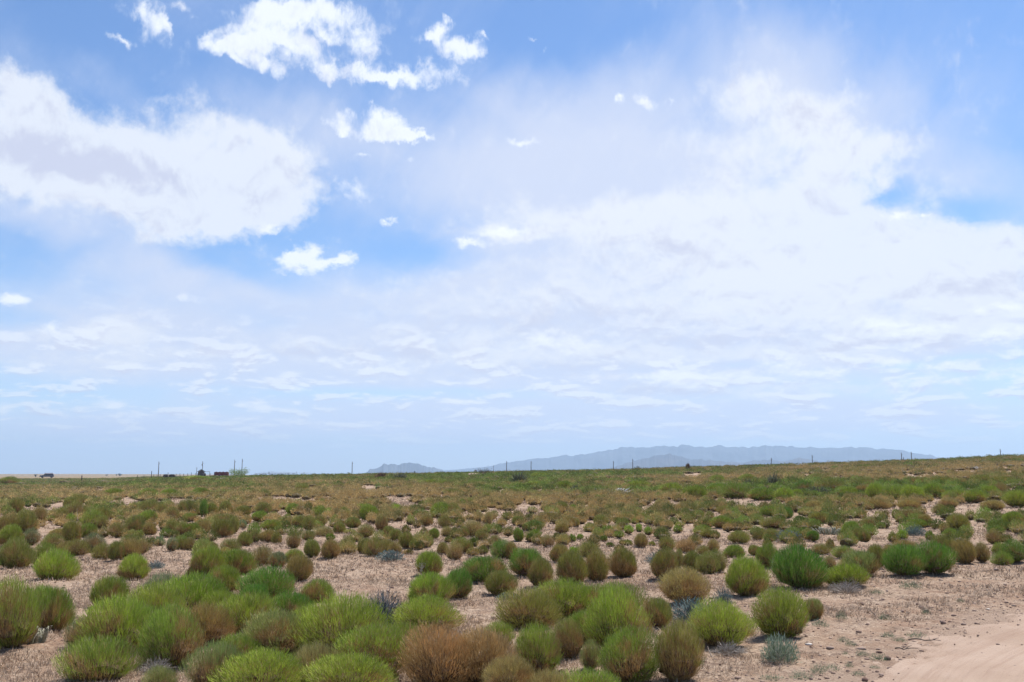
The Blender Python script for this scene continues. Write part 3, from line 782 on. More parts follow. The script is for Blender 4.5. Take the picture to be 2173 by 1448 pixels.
# ---- middle distance: crop lists (x, base y, w, h, tint) in enlarged crop units of 5.4325 px, origin (x0, 1060)
MID = {0: [(65,190,110,110,'o'),(185,160,145,145,'o'),(30,390,120,170,'d'),(150,345,110,150,'d'),(295,385,215,215,'o'),(320,90,80,70,'D'),
 (430,90,130,100,'o'),(530,100,110,90,'o'),(445,285,130,180,'d'),(585,260,90,70,'o'),(500,270,70,60,'d'),(715,265,130,145,'o'),(830,110,190,120,'o'),
 (900,60,180,110,'o'),(815,290,100,120,'g'),(870,220,180,170,'o'),(1010,130,90,110,'o'),(1100,140,100,90,'g'),(1245,140,110,80,'d'),(1375,125,110,130,'o'),
 (1200,20,160,30,'o'),(1375,138,80,50,'y'),(1520,125,115,80,'d'),(1050,330,230,180,'g'),(1180,350,130,140,'o'),(1250,235,90,110,'o'),(1150,250,160,140,'o'),
 (1005,440,185,150,'g'),(1085,610,210,200,'k'),(1390,290,150,90,'o'),(1350,445,200,150,'o'),(1550,410,200,190,'o'),(1700,290,210,140,'g'),(1720,415,140,130,'d'),
 (1720,170,220,140,'o'),(1850,190,120,130,'o'),(1985,245,130,140,'o'),(2110,205,110,170,'o'),(1980,420,130,180,'o'),(135,555,220,210,'g'),(355,540,165,160,'k'),
 (180,805,330,285,'o'),(500,775,250,240,'g'),(830,520,200,220,'o'),(600,570,220,150,'o'),(680,460,200,100,'d'),(750,640,180,130,'d'),(880,655,230,170,'o'),
 (1170,700,210,170,'o'),(1330,715,170,200,'o'),(1500,700,230,190,'d'),(1500,540,210,120,'o'),(1640,640,120,160,'d'),(1840,550,120,110,'k'),(1985,605,120,140,'k')],
 360: [(220,200,190,190,'o'),(340,190,90,80,'d'),(390,210,90,180,'D'),(470,205,130,150,'o'),(640,190,150,150,'o'),(740,185,80,70,'y'),(850,195,170,110,'o'),
 (860,80,160,60,'d'),(700,90,160,90,'o'),(1080,180,170,140,'o'),(1190,110,90,80,'y'),(1330,120,160,80,'o'),(1420,180,150,120,'g'),(1480,60,130,70,'o'),
 (1600,170,100,130,'o'),(1750,90,110,100,'o'),(1890,60,130,80,'d'),(1930,140,100,80,'g'),(2010,190,110,100,'g'),(2060,100,100,90,'d'),(1740,230,160,150,'g'),
 (1830,190,120,90,'g'),(1200,215,110,70,'o'),(1030,260,170,110,'g'),(840,350,100,110,'k'),(620,300,300,120,'o'),(240,260,170,90,'g'),(230,430,220,140,'g'),
 (390,400,150,150,'d'),(590,440,250,200,'o'),(730,390,120,170,'o'),(220,590,150,140,'d'),(360,640,170,150,'o'),(470,600,150,110,'d'),(700,600,220,150,'o'),
 (640,640,150,80,'d'),(870,545,150,160,'o'),(980,500,110,150,'o'),(1130,500,200,140,'d'),(1230,520,110,140,'o'),(1000,340,120,80,'o'),(1170,360,200,110,'g'),
 (1310,330,110,70,'o'),(1360,270,120,100,'o'),(1500,330,170,130,'o'),(1600,360,140,160,'o'),(1720,320,140,110,'o'),(1420,575,150,190,'o'),(1640,680,180,190,'o'),
 (1860,690,210,210,'d'),(1600,480,150,120,'o'),(1780,440,230,120,'y'),(1850,480,110,80,'g'),(1910,270,130,90,'o'),(1960,400,140,130,'o'),(2110,340,180,120,'o'),
 (2080,410,140,70,'o'),(2050,600,160,180,'o'),(1990,640,90,140,'d'),(1060,770,230,210,'d'),(1240,800,190,180,'k'),(1440,740,220,150,'g'),(260,920,120,130,'d'),
 (150,430,140,160,'o'),(120,590,150,160,'g')],
 720: [(350,250,210,180,'g'),(480,375,145,190,'y'),(310,435,190,140,'o'),(260,130,110,80,'g'),(330,70,110,60,'d'),(520,130,110,70,'o'),(660,155,140,100,'b'),
 (860,150,120,90,'o'),(950,115,130,90,'o'),(1060,85,80,60,'o'),(820,300,120,120,'o'),(890,210,90,70,'o'),(1010,230,130,100,'o'),(900,330,110,90,'y'),
 (1000,310,160,120,'d'),(560,440,140,130,'o'),(770,400,120,100,'o'),(650,470,150,140,'o'),(290,640,170,180,'o'),(400,680,220,220,'o'),(540,620,200,150,'d'),
 (640,640,140,150,'d'),(780,580,170,180,'o'),(860,590,120,110,'o'),(800,650,110,70,'d'),(980,430,130,100,'d'),(1090,460,130,120,'g'),(1000,550,160,130,'o'),
 (930,590,90,110,'o'),(1170,200,230,150,'g'),(1310,200,150,150,'o'),(1210,330,150,130,'o'),(1280,320,130,100,'o'),(1250,430,140,120,'d'),(1330,430,90,110,'o'),
 (1420,110,90,110,'g'),(1380,290,130,90,'o'),(1430,440,130,120,'o'),(1530,430,200,190,'y'),(1640,480,160,120,'o'),(1260,500,110,70,'o'),(1400,570,200,130,'g'),
 (1470,630,160,120,'o'),(1550,550,120,110,'g'),(1540,660,150,100,'d'),(1650,640,150,100,'o'),(1320,700,190,190,'y'),(1190,640,130,150,'d'),(1790,540,140,110,'o'),
 (1870,690,240,220,'D'),(1970,690,170,190,'d'),(1830,395,120,100,'o'),(1940,405,80,70,'g'),(1870,310,120,80,'o'),(1710,320,90,170,'y'),(1780,220,100,90,'o'),
 (1930,250,120,110,'o'),(1960,140,150,90,'d'),(1560,130,130,80,'o'),(1670,150,110,70,'d'),(1600,240,100,110,'o'),(1490,240,90,60,'o'),(2070,480,120,150,'g'),
 (2140,370,80,80,'o'),(2060,300,150,110,'o'),(2020,70,110,60,'d')],
 1080: [(290,370,220,110,'D'),(310,440,130,90,'g'),(250,490,100,90,'g'),(260,250,160,90,'o'),(440,270,230,110,'d'),(450,160,110,90,'o'),(270,170,130,90,'o'),
 (620,150,140,110,'o'),(740,140,110,80,'g'),(820,120,130,100,'o'),(570,240,100,80,'o'),(680,220,130,80,'d'),(700,310,160,100,'d'),(790,320,60,90,'d'),
 (450,550,150,140,'d'),(610,410,150,110,'d'),(550,480,110,90,'o'),(640,520,140,110,'d'),(730,500,100,90,'g'),(820,470,85,65,'g'),(1000,120,80,50,'d'),
 (950,60,130,60,'o'),(1090,180,130,80,'y'),(950,240,180,110,'r'),(1060,320,160,120,'o'),(930,330,120,60,'o'),(1130,410,130,110,'g'),(1050,435,90,75,'g'),
 (1095,495,80,75,'g'),(1165,560,90,60,'g'),(1290,150,190,100,'y'),(1250,290,100,80,'o'),(1380,260,180,110,'o'),(1450,290,90,70,'o'),(1490,100,120,60,'o'),
 (1270,450,130,80,'g'),(1300,360,140,90,'d'),(1380,400,120,100,'g'),(1500,385,80,100,'g'),(1610,415,110,100,'g'),(1740,430,180,110,'d'),(1640,240,110,100,'o'),
 (1530,240,100,80,'o'),(1690,160,130,110,'o'),(1790,210,120,100,'y'),(1880,200,110,80,'o'),(2040,280,110,100,'o'),(1750,310,140,90,'o'),(1850,320,100,80,'o'),
 (1950,390,110,90,'g'),(1970,320,120,60,'o'),(1520,570,150,150,'d'),(1370,540,130,70,'o'),(1310,530,90,60,'d'),(1650,550,90,60,'o'),(1820,590,190,150,'o'),
 (2040,615,240,140,'r'),(570,720,220,200,'d'),(930,660,240,160,'o'),(1280,610,150,80,'d'),(750,640,120,90,'g'),(2100,840,220,230,'o'),(1960,800,100,200,'o')],
 1440: [(290,635,150,110,'o'),(400,610,130,140,'d'),(340,885,250,250,'o'),(460,850,200,240,'o'),(650,680,220,150,'g'),(700,520,240,130,'o'),(870,645,140,110,'o'),
 (290,390,180,100,'g'),(350,450,190,80,'o'),(500,340,230,130,'g'),(240,220,130,90,'D'),(360,240,110,100,'o'),(520,170,170,90,'o'),(560,250,110,80,'o'),
 (330,100,130,80,'d'),(720,170,120,100,'g'),(840,180,150,100,'y'),(705,255,110,85,'g'),(795,275,60,45,'o'),(790,345,80,60,'o'),(1040,200,180,110,'g'),
 (1220,230,170,130,'D'),(1460,175,120,80,'o'),(1700,190,130,80,'o'),(1620,290,220,120,'o'),(1450,305,110,90,'g'),(1540,345,100,55,'g'),(1440,405,90,80,'g'),
 (1790,250,90,70,'d'),(1885,290,70,80,'o'),(1545,490,140,110,'D'),(1100,350,310,130,'o'),(1060,480,160,140,'o'),(910,470,130,120,'o'),(1030,570,120,100,'o'),
 (1750,570,110,100,'d'),(1990,420,200,160,'g'),(1970,530,170,130,'D'),(2080,480,140,130,'o'),(1010,790,240,230,'g'),(1740,810,130,130,'y'),(1650,650,230,110,'o'),
 (1930,690,200,110,'g')],
 1773: [(380,340,170,120,'o'),(570,220,100,90,'d'),(700,230,110,110,'o'),(860,260,230,150,'o'),(990,180,120,90,'d'),(1040,320,140,130,'d'),(1160,350,90,60,'o'),
 (940,330,200,90,'g'),(670,510,120,120,'o'),(780,480,110,120,'g'),(1090,480,110,100,'g'),(1210,180,140,110,'o'),(1320,160,110,90,'o'),(1260,400,100,120,'d'),
 (1330,470,160,120,'g'),(1430,370,230,170,'o'),(1560,240,120,100,'o'),(1500,460,140,90,'o'),(1730,265,130,110,'o'),(1835,330,110,100,'o'),(1860,230,110,90,'o'),
 (1830,510,160,140,'d'),(2060,320,210,150,'g'),(1970,510,130,90,'o'),(1220,600,190,170,'o'),(1350,610,170,140,'o'),(1500,740,240,240,'d'),(1700,720,150,200,'d'),
 (1920,760,190,140,'g'),(1890,640,170,120,'g'),(2080,730,240,220,'D'),(640,640,160,110,'y'),(800,580,220,80,'d'),(480,800,200,240,'o'),(100,700,240,140,'g'),
 (340,500,130,130,'o')]}
mid = []
for x0, lst in MID.items():
    for (cx, by, w, h, t) in lst:
        mid.append((x0 + cx / 5.4325, 1060 + by / 5.4325, w / 5.4325, h / 5.4325, t))
# farther shrubs large enough to single out: enlarged crop lists, origin and scale
FAR = [((1443,934),2.977,[(235,275,90,60,'g'),(320,290,60,40,'y'),(90,380,150,100,'g'),(230,340,120,70,'g'),(350,375,170,110,'g'),(430,270,100,60,'g'),(520,385,180,90,'g'),
 (665,390,120,80,'b'),(740,375,80,70,'b'),(780,340,105,90,'D'),(950,330,180,90,'o'),(1070,370,100,80,'b'),(1155,340,90,60,'d'),(1240,378,110,105,'b'),(1360,380,170,100,'g'),
 (1475,388,130,105,'b'),(1600,370,130,100,'g'),(1740,385,150,70,'b'),(1860,400,130,70,'b'),(1965,362,100,75,'b'),(2030,350,80,80,'d'),(2130,430,130,90,'b'),(1500,290,120,60,'o'),
 (1650,300,170,70,'o'),(1790,300,130,60,'d'),(1900,280,120,60,'o'),(2050,290,140,60,'o'),(1150,300,160,60,'o'),(1320,290,120,50,'o'),(860,260,110,50,'o'),(700,250,90,45,'o'),
 (1450,175,60,40,'D'),(1530,190,60,35,'o'),(1600,195,80,35,'D'),(1080,200,80,40,'o'),(1700,430,110,55,'y'),(1450,440,130,60,'y'),(1250,440,140,60,'y'),(850,450,110,60,'y'),(1980,450,120,60,'y')]),
 ((700,920),2.897,[(500,305,80,45,'g'),(610,320,120,40,'g'),(700,330,90,50,'g'),(880,300,90,45,'r'),(1010,320,80,35,'g'),(1290,280,110,45,'b'),(1440,280,90,35,'b'),(1600,275,90,40,'b'),
 (1660,282,90,40,'b'),(1280,335,150,45,'g'),(1440,345,110,60,'g'),(1890,350,170,60,'g'),(2100,375,140,80,'g'),(300,345,60,40,'D'),(460,352,50,32,'r'),(410,372,45,38,'g'),(750,385,110,50,'o'),
 (60,330,60,40,'D'),(350,345,60,40,'D'),(800,340,100,40,'o'),(1110,385,120,50,'o')]),
 ((0,940),3.104,[(60,275,110,50,'g'),(140,283,80,42,'g'),(290,287,80,42,'g'),(430,270,90,40,'g'),(680,272,110,45,'g'),(1000,258,90,35,'g'),(1130,258,120,35,'g'),(1320,252,160,35,'g'),
 (1115,362,110,62,'g'),(1320,352,110,62,'g'),(1210,352,80,48,'d'),(750,362,120,62,'g'),(980,352,100,56,'g'),(640,345,70,50,'r'),(1640,345,80,50,'g'),(1990,330,100,60,'o'),(2130,290,60,40,'D')])]
for (ox, oy), k_, lst in FAR:
    for (cx, by, w, h, t) in lst:
        mid.append((ox + cx / k_, oy + by / k_, w / k_, h / k_, t))
mid.sort(key=lambda q: -q[2] * q[3])
N_IND = 300 - len(FG)
mid_ind, mid_rest = mid[:N_IND], mid[N_IND:]

COLS = [(200, 'below the distant white roofed vehicle'), (400, 'below the leftmost skyline pole'), (560, 'below the distant maroon trailer'),
  (700, 'below the wispy skyline tree'), (880, 'below the small left mountains'), (1060, 'below the sandy skyline mound'),
  (1200, 'below the big central yucca'), (1380, 'below the bleached cactus patch'), (1560, 'below the rusty skyline bush'),
  (1700, 'below the tall green yucca'), (1860, 'around the pale cactus patch'), (2020, 'below the close pole pair'), (9999, 'below the leaning right pole')]
ORD = {2: ['left one of two', 'right one of two'], 3: ['left of three', 'middle of three', 'right of three'],
       4: ['leftmost of four', 'second of four', 'third of four', 'rightmost of four']}
def mid_labels(items):
    keys = {}
    for i, (px, py, w, h, t) in enumerate(items):
        band = 'front row' if py > 1185 else 'second row' if py > 1165 else 'third row' if py > 1148 else 'fourth row' if py > 1130 else 'fifth row' if py > 1114 else 'sixth row' if py > 1085 else 'back row' if py > 1062 else 'far belt' if py > 1040 else 'skyline belt'
        col = next(n for lim, n in COLS if px < lim)
        size = 'tall' if h > w * 1.15 else 'wide' if w > h * 1.45 else 'rounded'
        keys.setdefault((band, col, size, t), []).append(i)
    out = [None] * len(items)
    for (band, col, size, t), idx in keys.items():
        idx.sort(key=lambda i: items[i][0])
        for k, i in enumerate(idx):
            s = f"{size} {TWORD[t]} shrub, {band}, {col}"
            if len(idx) > 1:
                o_ = ORD[len(idx)][k] if len(idx) in ORD else f"{['leftmost','second','third','fourth','fifth','sixth','seventh','eighth'][k]} of {len(idx)}"
                s = f"{size} {TWORD[t]} shrub, {band}, {o_}, {col}"
            out[i] = s
    return out

def shrub_size(px, py, w, h):
    x, y = unproject(px, py)
    d = math.hypot(x, y)
    m_per = d / F * 1.0
    Wm = w * m_per
    # push the centre back from the visible front edge
    k = Wm * .30
    x += x / d * k; y += y / d * k
    return x, y, Wm, h * m_per * 1.04

GROUP_FG = 'rounded desert shrubs in the foreground'
GROUP_MID = 'small desert shrubs across the middle of the plain'
occupied = []
ncount = 0
def jitter_col(t, dry):
    c_ = TINT[t]; k = random.uniform(.88, 1.12); g = random.uniform(.93, 1.07)
    return (c_[0] * k * g, c_[1] * k, c_[2] * k, max(.0, min(1, dry + random.uniform(-.04, .04))))
def place_shrub(px, py, w, h, t, dry, shape, label, group, parts):
    global ncount
    x, y, Wm, Hm = shrub_size(px, py, w, h)
    occupied.append((x, y, Wm * .5))
    mf, ms = {'v': VARS, 'w': WISP, 't': TALL}[shape][ncount % len({'v': VARS, 'w': WISP, 't': TALL}[shape])]
    ncount += 1
    z = H1(x, y) + float(micro(np.array([x]), np.array([y]))[0]) * (1 if math.hypot(x, y) < 30 else 0) - .01
    loc = (x, y, z); rz = random.uniform(0, 6.28)
    s = (Wm / .62, Wm / .62, Hm / .50)
    dry = TDRY[t] if dry is None else (.42 if t in 'ry' and dry > .7 else dry * .72)
    root = empty('shrub', loc, rz); root.scale = s; root.rotation_euler = (random.uniform(-.09, .09), random.uniform(-.09, .09), rz)
    tag(root, label, 'shrub', group)
    o = link('foliage', mf, None, root); o.color = jitter_col(t, dry)
    o2 = link('stems', ms, None, root)  # stems plus the added sun-blocking core
    return root
for (px, py, w, h, t, dry, shape, label) in FG:
    w *= 1.07
    place_shrub(px, py, w, h, t, dry, shape, label, GROUP_FG, True)
for (it, lab) in zip(mid_ind, mid_labels(mid_ind)):
    px, py, w, h, t = it
    w *= 1.07; h *= 1.05 if py > 1065 else .9
    dry = min(.9, TDRY[t] + random.uniform(-.08, .12))
    shape = 'v' if random.random() < .50 else 't'
    place_shrub(px, py, w, h, t, dry, shape, lab, GROUP_MID, True)

# ------------------------------------------------------------------ the rest of the shrub field: one mass
def build_field():
    global rng
    rs = np.random.default_rng(77); rng = rs
    xs, ys, Ws, Hs, cols, drys = [], [], [], [], [], []
    for (px, py, w, h, t) in mid_rest:
        x, y, Wm, Hm = shrub_size(px, py, w, h)
        occupied.append((x, y, Wm * .5))
        xs.append(x); ys.append(y); Ws.append(Wm); Hs.append(Hm); cols.append(TINT[t]); drys.append(TDRY[t])
    occ = np.array(occupied)
    # random scatter over the plain
    def ring(r0, r1, dens, wmin, wmax):
        amax = math.radians(34)
        n = int(dens * amax * (r1 * r1 - r0 * r0))
        r = np.sqrt(rs.uniform(r0 * r0, r1 * r1, n)); a = rs.uniform(-amax, amax, n)
        x = r * np.sin(a); y = r * np.cos(a)
        Wm = rs.uniform(wmin, wmax, n) * rs.uniform(.75, 1.15, n); Hm = Wm * rs.uniform(.65, .95, n) * np.clip(1.1 - Wm * .42, .6, 1)
        return x, y, Wm, Hm
    parts = [ring(9, 30, 2.6, .32, .52), ring(30, 52, 2.6, .38, .56), ring(52, 90, 1.5, .52, .80), ring(90, 175, .80, .75, 1.15), ring(175, 420, .40, .6, .9)]
    x, y, Wm, Hm = [np.concatenate([p[k] for p in parts]) for k in range(4)]
    z = H(x, y); px, py = project(x, y, z)
    inside = (px > -25) & (px < W0 + 25)
    n1 = rs.random(len(x))
    lim = 1104 + (fbm(px / 60, py / 20, 8, 2) - .5) * 20
    catal = inside & (py > lim)                     # this part of the plain was placed by hand
    # sparse little extras between the hand placed shrubs
    keep = ~catal | (n1 < .58 * np.clip((1190 - py) / 70, 0, 1))
    small = catal & keep
    Wm[small] *= .92; Hm[small] *= .92
    # bare patches
    bare = fbm(x / 3.2, y / 3.2, 61, 3)
    r = np.hypot(x, y)
    keep &= ~((bare > .64) & (r < 95) & ~catal)
    keep &= ~((bare > .70) & (r < 150))
    keep &= road_dist_lazy(x, y) < -.6
    # bare sandy patches seen in the photo
    for (bx, by, bw, bh) in [(80,1085,60,12),(150,1075,40,8),(270,1070,40,10),(380,1068,40,8),(600,1062,50,7),(860,1077,45,9),(1120,1080,30,8),(655,1040,14,5),
        (790,1037,30,5),(830,1042,20,5),(1470,1010,30,4),(1715,1012,12,5),(1925,1002,9,3),(2000,1003,14,2),(2060,1006,10,3),(2140,1004,8,2),(1700,992,20,2),(1980,1010,8,2),(1850,1012,9,2),(1640,1058,10,4),
        (1330,1030,14,4),(1740,1000,30,4),(210,1042,16,5),(1210,1075,20,5),(1540,1090,30,6),(1640,1098,40,6),(1880,1100,40,6)]:
        keep &= ~((((px - bx) / bw) ** 2 + ((py - by) / bh) ** 2 < 1))
    # do not grow into hand placed shrubs
    idx = np.nonzero(keep & (r < 130))[0]
    for s in range(0, len(idx), 4000):
        ii = idx[s:s + 4000]
        d = np.hypot(x[ii, None] - occ[None, :, 0], y[ii, None] - occ[None, :, 1])
        bad = (d < occ[None, :, 2] * .9 + Wm[ii, None] * .35).any(1)
        keep[ii[bad]] = False
    x, y, z, Wm, Hm, px, py, r = [q[keep] for q in (x, y, z, Wm, Hm, px, py, r)]
    n = len(x)
    # colour: green and tan belts as in the photo, with noise
    g = fbm(x / 9, y / 9, 71, 3) + rs.normal(size=n) * .10
    gb = np.zeros(n)
    def belt(cx, cy, rx, ry, a):
        nonlocal gb
        gb = gb + a * np.exp(-(((px - cx) / rx) ** 2 + ((py - cy) / ry) ** 2))
    belt(1900, 1048, 420, 14, .40); belt(1200, 1012, 260, 10, .32); belt(150, 1030, 320, 12, .25); belt(650, 1016, 500, 6, .25)
    belt(1400, 1040, 160, 10, .2); belt(1000, 1075, 900, 16, -.22); belt(2000, 1072, 300, 10, -.4); belt(1500, 1060, 300, 8, -.2)
    belt(1800, 1015, 300, 12, -.10); belt(150, 1090, 300, 22, .16); belt(1100, 1055, 500, 8, -.14); belt(500, 1052, 500, 8, -.15); belt(1900, 985, 500, 9, .08)
    q = np.clip(g + gb - .5 - .10 * (py > 1104), -.5, .5)
    cA = np.array([(0.66, .49, .21), (.54, .43, .165), (.41, .38, .12), (.34, .38, .095), (.31, .41, .085)])
    kx = np.clip((q + .30) / .60 * 4, 0, 3.999); k0 = kx.astype(int); kf = (kx - k0)[:, None]
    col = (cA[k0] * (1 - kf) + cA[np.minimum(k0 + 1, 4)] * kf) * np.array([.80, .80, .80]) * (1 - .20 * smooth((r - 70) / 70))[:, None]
    dry = np.clip(.42 - q * 1.1 + rs.normal(size=n) * .08, .1, .85)
    xs = np.concatenate([xs, x]); ys = np.concatenate([ys, y]); Ws = np.concatenate([Ws, Wm]); Hs = np.concatenate([Hs, Hm])
    cols = np.concatenate([np.array(cols), col]); drys = np.concatenate([drys, dry])
    zs = H(xs, ys); rr = np.hypot(xs, ys)
    cols = cols * rs.uniform(.52, 1.36, (len(xs), 1))
    nb = np.clip(62000 / rr ** 1.35, 60, 1500).astype(int)
    nb = np.where(rr > 170, 28, nb)
    I = np.repeat(np.arange(len(xs)), nb); N = len(I)
    zdir = rs.uniform(-.55, 1, N); ph = rs.uniform(0, 2 * np.pi, N); qq = np.sqrt(1 - zdir ** 2)
    d = np.stack([qq * np.cos(ph), qq * np.sin(ph), zdir], 1)
    # lumpy envelope for each shrub
    pa = rs.uniform(0, 6.28, (len(xs), 3)); lump = 1 + .13 * np.sin(2 * ph + pa[I, 0]) + .10 * np.sin(3 * ph + pa[I, 1] + zdir * 3) + .08 * np.sin(5 * ph + pa[I, 2])
    u = (1 - .42 * rs.random(N) ** 1.5) * lump
    tap = np.where(zdir < 0, 1 - .4 * np.abs(zdir), 1.)
    Pz = (.40 + zdir * np.where(zdir > 0, .60, .42) * u) * Hs[I]
    P = np.stack([d[:, 0] * .5 * u * tap * Ws[I], d[:, 1] * .5 * u * tap * Ws[I], Pz], 1)
    D = unit(unit(P) + np.array([0, 0, .75]) + rs.normal(size=(N, 3)) * .3)
    L = rs.uniform(.13, .24, N) * Hs[I]
    Wd = np.clip(rr[I] * .00040, .005, .12) * rs.uniform(.7, 1.3, N)
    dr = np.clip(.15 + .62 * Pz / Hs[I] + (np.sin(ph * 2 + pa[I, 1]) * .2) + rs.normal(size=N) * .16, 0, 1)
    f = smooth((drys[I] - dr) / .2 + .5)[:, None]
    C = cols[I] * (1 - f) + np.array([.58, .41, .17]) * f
    C = C * (rs.random((N, 1)) * .3 + .85)
    P = P - D * L[:, None] * .8
    P[:, 2] = np.maximum(P[:, 2], .01)
    P = P + np.stack([xs, ys, zs], 1)[I]
    C = np.concatenate([C, np.ones((N, 1))], 1)
    V, Q, CC = blades(P, D, L, Wd, C)
    shade_core, cf = ico(1); ns_ = len(xs)
    kv = shade_core[None] * np.stack([Ws * .40, Ws * .40, Hs * .26], 1)[:, None, :] * (1 + rs.normal(size=(ns_, len(shade_core), 1)) * .10) + np.stack([xs, ys, zs + Hs * .22], 1)[:, None, :]  # dark hidden lump added in each field shrub, blocks light to darken bases
    nq = len(V); tri = (cf[None] + (np.arange(ns_) * len(shade_core))[:, None, None]).reshape(-1, 3) + nq
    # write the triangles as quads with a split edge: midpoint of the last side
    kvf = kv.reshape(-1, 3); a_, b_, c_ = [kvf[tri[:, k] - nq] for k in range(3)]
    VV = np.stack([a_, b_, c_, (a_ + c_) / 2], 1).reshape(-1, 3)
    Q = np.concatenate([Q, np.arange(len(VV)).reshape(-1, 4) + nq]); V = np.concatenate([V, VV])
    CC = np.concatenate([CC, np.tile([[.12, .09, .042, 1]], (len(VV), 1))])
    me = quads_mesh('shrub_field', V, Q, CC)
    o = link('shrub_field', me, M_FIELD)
    tag(o, 'dense low field of olive and tan shrubs reaching to the skyline', 'shrubs', kind='stuff')
    print('field shrubs', len(xs), 'blades', N)
def road_dist_lazy(x, y):
    out = np.full(len(x), -99.); m_ = np.hypot(x, y) < 60
    out[m_] = road_dist(x[m_], y[m_]); return out
build_field()

# ------------------------------------------------------------------ dry grass stubble, litter, clods
def build_grass():
    global rng
    rs = np.random.default_rng(5); rng = rs
    Ps, Ds, Ls, Ws_, Cs = [], [], [], [], []
    amax = math.radians(31)
    for (r0, r1, dens, l0, l1, w) in [(6.3, 10, 620, .025, .075, .0045), (10, 16, 400, .028, .08, .006), (16, 28, 130, .03, .09, .0095), (28, 60, 30, .05, .11, .018)]:
        n = int(dens * amax * (r1 ** 2 - r0 ** 2) * 1.0)       # tufts
        r = np.sqrt(rs.uniform(r0 ** 2, r1 ** 2, n)); a = rs.uniform(-amax, amax, n)
        x = r * np.sin(a); y = r * np.cos(a)
        rd = road_dist(x, y)
        dens_ = fbm(x * .9, y * .9, 91, 3)
        keep = (dens_ > .34 + rs.random(n) * .22) & (rd < -.75 - rs.random(n) * 1.3 * (rs.random(n) < .7))
        x, y = x[keep], y[keep]
        k = 5
        X = np.repeat(x, k) + rs.normal(size=len(x) * k) * .012; Y = np.repeat(y, k) + rs.normal(size=len(x) * k) * .012
        n = len(X)
        Z = H(X, Y) + micro(X, Y) - .004
        Ps.append(np.stack([X, Y, Z], 1))
        tilt = rs.random(n) < .30
        D = unit(rs.normal(size=(n, 3)) * np.array([.55, .55, .2]) + np.array([0, 0, 1.0]))
        D[tilt] = unit(rs.normal(size=(tilt.sum(), 3)) * np.array([1, 1, .12]) + np.array([0, 0, .15]))
        Ds.append(D); Ls.append(rs.uniform(l0, l1, n)); Ws_.append(np.full(n, w) * rs.uniform(.6, 1.3, n))
        v = rs.random(n) ** 1.1
        Cs.append(np.stack([v, v, v, np.ones(n)], 1))
    V, Q, C = blades(np.concatenate(Ps), np.concatenate(Ds), np.concatenate(Ls), np.concatenate(Ws_), np.concatenate(Cs))
    o = link('dry_grass', quads_mesh('dry_grass', V, Q, C), M_STRAW)
    tag(o, 'short grey and straw coloured stubble covering the bare soil', 'dry grass', kind='stuff')
    print('grass', len(Q))
build_grass()

IV, IF = ico(1)
def build_gravel():
    rs = np.random.default_rng(8)
    amax = math.radians(31)
    n = 26000
    r = np.sqrt(rs.uniform(6.5 ** 2, 24 ** 2, n)) ; a = rs.uniform(-amax, amax, n)
    x = r * np.sin(a); y = r * np.cos(a); rd = road_dist(x, y)
    pr = np.where(rd > 0, .16, .38) + .62 * np.exp(-((rd + .4) / 1.0) ** 2)
    keep = rs.random(n) < pr
    x, y, rd = x[keep], y[keep], rd[keep]; n = len(x)
    s = rs.lognormal(-4.75, .60, n) * np.where(rd > 0, .75, 1.0)
    S = s[:, None] * rs.uniform(.6, 1.3, (n, 3)) * np.array([1, 1, .6])
    V = IV[None] * S[:, None, :] * (1 + rs.normal(size=(n, len(IV), 1)) * .16)
    V = V + np.stack([x, y, H(x, y) + micro(x, y) + np.where(rd > 0, .03, 0) + s * .15], 1)[:, None, :]
    Q = (IF[None] + (np.arange(n) * len(IV))[:, None, None]).reshape(-1, 3)
    v = rs.random(n); C = np.repeat(np.stack([v, v, v, np.ones(n)], 1), len(IV), 0)
    m_, bb = new_mat('soil_clod')
    at = bb.n('ShaderNodeAttribute', attribute_name='blade')
    sp = bb.n('ShaderNodeSeparateColor'); bb.nt.links.new(at.outputs['Color'], sp.inputs[0])
    d = bb.n('ShaderNodeBsdfPrincipled'); bb.set(d.inputs['Base Color'], bb.mix(sp.outputs[0], (.14, .08, .055), (.34, .24, .18)))
    d.inputs['Roughness'].default_value = .95
    out_surface(bb, d.outputs[0])
    o = link('gravel', quads_mesh('gravel', V.reshape(-1, 3), Q, C), m_)
    tag(o, 'reddish clods and small stones scattered over soil and road edge', 'gravel', kind='stuff')
build_gravel()

# ------------------------------------------------------------------ single plants of other kinds
def plant_mesh(name, seed, n, Wm, Hm, leaf, lw, c_mode='fan', upb=.4, mat=None):
    """low leafy plant: curved leaves set along short spreading stems"""
    global rng
    rs = np.random.default_rng(seed); rng = rs
    ph = rs.uniform(0, 6.28, n); el_ = np.arcsin(rs.uniform(.05, 1, n))
    u = rs.uniform(.35, 1, n)
    P = np.stack([np.cos(ph) * np.cos(el_) * Wm * .5 * u, np.sin(ph) * np.cos(el_) * Wm * .5 * u, np.sin(el_) * Hm * u * .9], 1)
    D = unit(unit(P + [0, 0, .02]) + np.array([0, 0, upb]) + rs.normal(size=(n, 3)) * .45)
    v = rs.random(n); col = np.stack([v, v, v, np.ones(n)], 1)
    V, Q, C = blades(P - D * .01, D, rs.uniform(*leaf, n), rs.uniform(*lw, n), col)
    me = quads_mesh(name, V, Q, C); me.materials.append(mat)
    return me
